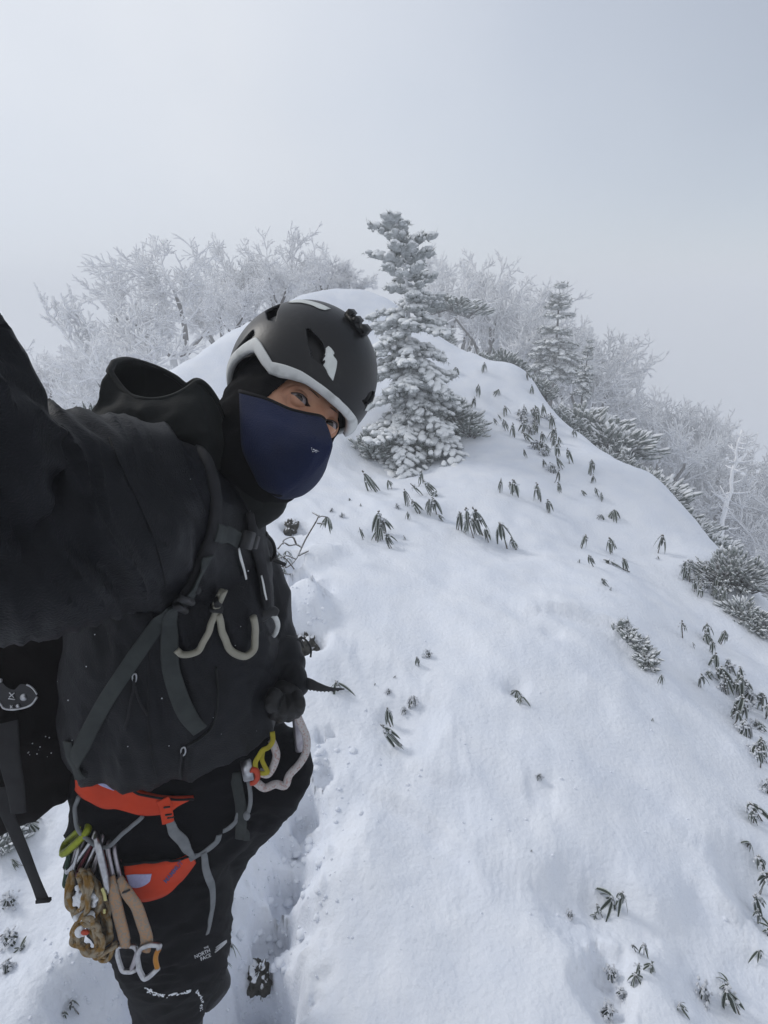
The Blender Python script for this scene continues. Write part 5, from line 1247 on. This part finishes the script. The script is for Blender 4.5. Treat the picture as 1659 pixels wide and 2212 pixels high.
TUFT = {'d': [tuft_meshes(100 + i, n, sp) for i, (n, sp) in enumerate(((7, .30), (8, .36), (6, .26), (9, .40), (5, .26), (7, .45), (3, .24), (4, .38), (10, .34), (6, .5), (5, .42), (8, .25)))],
        's': [tuft_meshes(120 + i, n, sp, .5) for i, (n, sp) in enumerate(((8, .62), (7, .6), (9, .68), (6, .62)))],
        'f': [tuft_meshes(140 + i, n, sp, .55, True) for i, (n, sp) in enumerate(((10, .42), (12, .5), (9, .4)))],
        't': [tuft_meshes(160 + i, n, .5, .5) for i, n in enumerate((2, 3))]}
ZONES = [('just below the foot of the big fir', [(817, 1026, 38), (846, 1037, 20), (863, 1028, 14, 't'), (909, 1028, 24), (916, 1043, 30), (935, 1040, 28), (940, 1065, 18, 's'), (885, 1068, 28), (912, 1081, 32), (925, 1086, 28), (943, 1077, 36), (882, 1108, 16), (957, 1111, 16),
            (992, 1108, 40), (1006, 1128, 26), (1020, 1115, 48), (1042, 1110, 50), (1030, 1128, 30), (1055, 1144, 30), (1096, 1143, 46), (1119, 1163, 26), (810, 1123, 48), (836, 1117, 38), (786, 1146, 22), (845, 1151, 36), (822, 1140, 30), (875, 1161, 13, 't'), (756, 1077, 10, 't'), (779, 1090, 10, 't'), (740, 1108, 16, 'f'), (716, 1098, 12, 'f'), (860, 1089, 16, 'f')]),
         ('on open snow beyond the mask', [(1079, 1044, 22), (1115, 1040, 34), (1106, 1046, 24), (1166, 1054, 32), (1184, 1083, 26), (1201, 1025, 20), (1209, 1045, 20), (1175, 997, 14), (1197, 1005, 26, 'f'), (1137, 973, 17), (1049, 938, 10, 't')]),
         ('on the right slope below the crest', [(1278, 1000, 28), (1278, 1030, 15), (1264, 1058, 14), (1291, 1055, 18), (1302, 1068, 16), (1299, 1115, 14, 's'), (1324, 1110, 28, 's'), (1258, 1158, 28), (1316, 1165, 30), (1329, 1178, 11, 't'), (1281, 1200, 26), (1342, 1196, 34), (1353, 1207, 28), (1251, 1211, 10, 't'), (1313, 1245, 22), (1319, 1271, 10, 't'), (1421, 1165, 32), (1422, 1202, 14, 't'), (1240, 930, 16)]),
         ('on the upper slope right of the big fir', [(1045, 791, 16), (1071, 845, 18, 's'), (1030, 837, 22), (1018, 861, 22), (1094, 880, 20), (1084, 896, 15), (1092, 911, 22), (1074, 905, 14), (1142, 806, 18), (983, 800, 18, 's'), (1110, 925, 22), (1152, 838, 14)]),
         ('among the bamboo leaning at the right edge', [(1474, 1349, 30), (1526, 1349, 32), (1540, 1364, 32), (1559, 1367, 28), (1538, 1388, 24), (1500, 1388, 14), (1547, 1415, 30), (1559, 1441, 28), (1541, 1441, 25), (1513, 1459, 28), (1605, 1439, 40), (1590, 1468, 30), (1428, 1459, 18)]),
         ('on open snow beside the ice axe', [(922, 1407, 22, 'f'), (905, 1422, 18), (851, 1461, 10, 't'), (810, 1476, 8, 't'), (837, 1490, 16, 'f'), (888, 1503, 32, 'f'), (873, 1530, 20, 'f'), (842, 1537, 36), (868, 1562, 54), (732, 1478, 46, 's')]),
         ('alone in the middle of the snow slope', [(1112, 1497, 24, 's'), (1126, 1510, 22, 's'), (1410, 1553, 12, 't'), (1166, 1671, 18, 'f'), (1148, 1837, 8, 't')]),
         ('in the lower right of the snow', [(1310, 1940, 48, 's'), (1334, 1926, 44), (1300, 1950, 30), (1233, 1970, 20, 'f'), (1284, 1975, 18, 's'), (1374, 2035, 22), (1392, 2035, 28), (1375, 2078, 30), (1404, 2085, 28, 's'), (1375, 2116, 28, 's'), (1327, 2092, 34, 'f'), (1341, 2132, 25, 'f'), (1308, 2160, 40, 'f'), (1638, 2060, 26, 's'), (1597, 2128, 60), (1560, 2125, 36, 's'), (1479, 2160, 30), (1524, 2135, 44, 'f')]),
         ('at the right edge of the snow, low down', [(1645, 1726, 50), (1630, 1745, 36), (1614, 1823, 22, 's'), (1652, 1850, 40), (1640, 1885, 44), (1638, 1930, 48), (1640, 1965, 32), (1652, 2004, 30, 's'), (1655, 1690, 34, 'f')]),
         ('at the left edge beside the hanging strap', [(73, 1780, 30, 's'), (42, 1850, 24), (19, 1935, 40, 'f'), (29, 2010, 44, 'f'), (12, 2075, 38, 'f'), (163, 2155, 32), (144, 2182, 20), (46, 2040, 24, 's')]),
         ('in the trodden hollow by the climber\'s knee', [(495, 2050, 40, 's'), (486, 2085, 26, 's'), (565, 2150, 14, 't')])]
SZ = lambda s: 'tiny' if s < 15 else 'small' if s < 24 else 'middling' if s < 34 else 'large'
KD = {'d': 'drooping bamboo tuft', 's': 'spread out bamboo tuft', 'f': 'white frosted bamboo tuft', 't': 'bamboo leaf tip'}
ORD = ['', 'second', 'third', 'fourth', 'fifth', 'sixth', 'seventh', 'eighth', 'ninth', 'tenth', 'eleventh', 'twelfth']
rg = np.random.default_rng(77); DISTANT = 0
def put_tuft(x, y, s, k, label, group, i):
    ms = TUFT[k][i % len(TUFT[k])]; hgt = {'d': .92, 's': .3, 'f': .55, 't': .4}[k] * s
    p = g_hit(x, min(y + hgt, 2900)); sc = s * proj(p)[2] / F * 1.2
    e = empty('bamboo_tuft', p, label, 'bamboo', group); e.rotation_euler = (rg.normal(0, .12), rg.normal(-.16, .14), rg.uniform(0, 6.28)); e.scale = (sc * rg.uniform(.8, 1.25), sc * rg.uniform(.8, 1.25), sc * rg.uniform(.85, 1.15))
    # lean everything the way the wind has pressed it
    e.rotation_euler = (Matrix.Rotation(R(-14 + rg.normal(0, 15)), 3, 'Y') @ Matrix.Rotation(rg.uniform(0, 6.28), 3, 'Z')).to_euler() if k == 'd' else e.rotation_euler
    for me_ in ms:
        o = bpy.data.objects.new(me_.name.split('.')[0], me_); COL.objects.link(o); o.parent = e
for zn, L in ZONES:
    L = [q if len(q) == 4 else q + ('d',) for q in L]; cls = {}
    for q in L: cls.setdefault((SZ(q[2]), q[3]), []).append(q)
    for (sz, k), qs in cls.items():
        qs.sort()
        for i, q in enumerate(qs):
            b = f'{sz} {KD[k]} {zn}'
            lab = b if len(qs) == 1 else (f'leftmost {b}' if i == 0 else f'rightmost {b}' if i == len(qs) - 1 else f'{ORD[i]} from left {b}')
            put_tuft(q[0], q[1], q[2], k, lab, 'bamboo tufts ' + zn, int(rg.integers(20)))
THICK = [('frosted bamboo tuft in the thicket on the right slope under the crest', [(1118, 880), (1150, 862), (1185, 880), (1228, 960), (1235, 1000), (1190, 985), (1140, 950)], 34, (17, 27)),
         ('frosted bamboo tuft in the thicket against the round rimed shrub', [(1462, 1215), (1500, 1200), (1560, 1240), (1600, 1300), (1560, 1310), (1500, 1260)], 26, (20, 32)),
         ('frosted bamboo tuft in the dense bank running off the right edge', [(1545, 1450), (1580, 1430), (1658, 1500), (1658, 1640), (1610, 1590), (1560, 1520)], 24, (28, 44)),
         ('frosted bamboo tuft in the bank hidden low behind the jacket hood', [(120, 880), (200, 860), (215, 900), (170, 920)], 16, (14, 22))]
for lab, P, n, (a, b) in THICK:
    xs = [q[0] for q in P]; ys = [q[1] for q in P]; c = 0
    while c < n:
        x, y = rg.uniform(min(xs), max(xs)), rg.uniform(min(ys), max(ys))
        if not in_poly(x, y, P): continue
        c += 1; put_tuft(x, y, rg.uniform(a, b), 'f' if rg.uniform() < .3 else 'd', lab, lab.replace('tuft', 'tufts'), int(rg.integers(20)))

# ---------------- things by the climber's hip: bare twigs, a leafy shrub, dark rock in the hollows
def rock(x, y, rx, ry, label, seed):
    p = g_hit(x, y); d = proj(p)[2]; mb = MB(); ax = np.array([rx * d / F, ry * d / F * 1.1, ry * d / F * .9]); ellipsoid(mb, (0, 0, 0), ax, 40, 26)
    V = mb.v[0]; k = np.array([1 + .6 * noise.noise(Vector(v / ax * 1.3) + Vector((seed, 0, 0))) + .34 * noise.noise(Vector(v / ax * 3.5) + Vector((seed, 5, 0))) + .10 * abs(noise.noise(Vector(v / ax * 7))) for v in V])
    mb.v[0] = V * k[:, None] + p; tag(obj('rock', mb, M['rock']), label, 'rock')
rock(627, 1140, 14, 19, 'dark mossy rock showing through the snow under the leafless twigs', 1)
rock(660, 1392, 24, 34, 'dark rough rock showing in the hollow beside the black sleeve', 2)
rock(560, 2112, 24, 26, 'dark earthy lump at the edge of the hollow by the boot', 3)
def twigs(label, lines, leaves, d, rpx=2.2):
    e = empty('leafless_shrub', W(*lines[0][0], d), label, 'shrub'); mb = MB()
    for l in lines: tube(mb, [W(x, y, d + .05 * math.sin(x * .07)) for x, y in crom(l, 16)], np.linspace(rpx, rpx * .7, 16) * d / F, 6)
    obj('stems', mb, M['stem'], e); rg_ = np.random.default_rng(5); 
    for x, y, s in leaves:
        mb = MB(); c = W(x, y, d + .05 * math.sin(x * .07))
        for i in range(8):
            a = rg_.uniform(0, 6.28); leaf(mb, c, np.array([math.cos(a) * .5, math.sin(a) * .5, -.3]), s * d / F * rg_.uniform(.7, 1.1), s * d / F * .15, rg_, .5)
        obj('leaves', mb, [M['leaf'], M['leaf_frost']], e)
dz_ = proj(g_hit(655, 1190))[2] - .12
twigs('leafless shrub with bent brown twigs and one hanging leaf bunch beside the chest', [[(580, 1213), (597, 1219), (619, 1225), (632, 1216), (642, 1203), (652, 1182), (660, 1165), (670, 1148), (682, 1128), (690, 1115), (707, 1117)], [(690, 1115), (675, 1107)], [(652, 1182), (640, 1176), (625, 1178), (612, 1172), (600, 1186)], [(640, 1176), (632, 1160), (614, 1166), (611, 1176)], [(645, 1200), (666, 1190)], [(686, 1130), (700, 1131)]], [(707, 1116, 38), (619, 1190, 24), (604, 1195, 18)], dz_)
twigs('thin forked twig poking out of the hollow beside the chest', [[(574, 1228), (578, 1268), (588, 1293), (610, 1301)], [(588, 1293), (577, 1299)], [(654, 1242), (656, 1262), (665, 1279)], [(656, 1264), (649, 1278)]], [], dz_ - .1, 1.8)
twigs('tangle of thin dark twigs in the hollow beside the sternum strap', [[(575, 1188), (592, 1196), (606, 1210), (612, 1226)], [(584, 1222), (600, 1208), (618, 1200), (640, 1208)], [(590, 1180), (604, 1196), (622, 1212), (636, 1230)], [(578, 1240), (598, 1232), (622, 1240), (648, 1236)], [(600, 1250), (612, 1236), (616, 1218)]], [(600, 1200, 22), (622, 1206, 20), (612, 1228, 16)], dz_ - .05, 1.9)

cr_ = Bulk(); rgc = np.random.default_rng(8)
for cx_, cy_, sx_, sy_, n_ in ((640, 1800, 60, 110, 130), (600, 2000, 70, 90, 110), (700, 1650, 60, 80, 60), (660, 1250, 40, 60, 60), (200, 2120, 70, 50, 70), (1000, 1750, 300, 250, 70), (560, 2180, 60, 30, 70)):
    for _ in range(n_):
        p = g_hit(rgc.normal(cx_, sx_), rgc.normal(cy_, sy_)); s_ = rgc.uniform(.0012, .0055) * (1.6 if rgc.uniform() < .1 else 1)
        cr_.lump(rgc.integers(14), p + np.array([0, 0, s_ * .3]), np.diag([s_, s_, s_ * .8]))
tag(link('snow_crumbs', cr_.mesh('snow_crumbs', M['snow'])), kind='stuff')

cr_ = Bulk()
for cx_, cy_, sx_, sy_, n_ in ((650, 1790, 22, 70, 16), (620, 1930, 30, 60, 14), (585, 2060, 40, 40, 16), (680, 1330, 14, 20, 8), (690, 1640, 20, 30, 10)):
    for _ in range(n_):
        p = g_hit(rgc.normal(cx_, sx_), rgc.normal(cy_, sy_)); s_ = rgc.uniform(.006, .018)
        cr_.lump(rgc.integers(14), p + np.array([0, 0, s_ * .15]), np.diag([s_, s_, s_ * .6]))
tag(link('snow_clods', cr_.mesh('snow_clods', M['snow'])), kind='stuff')
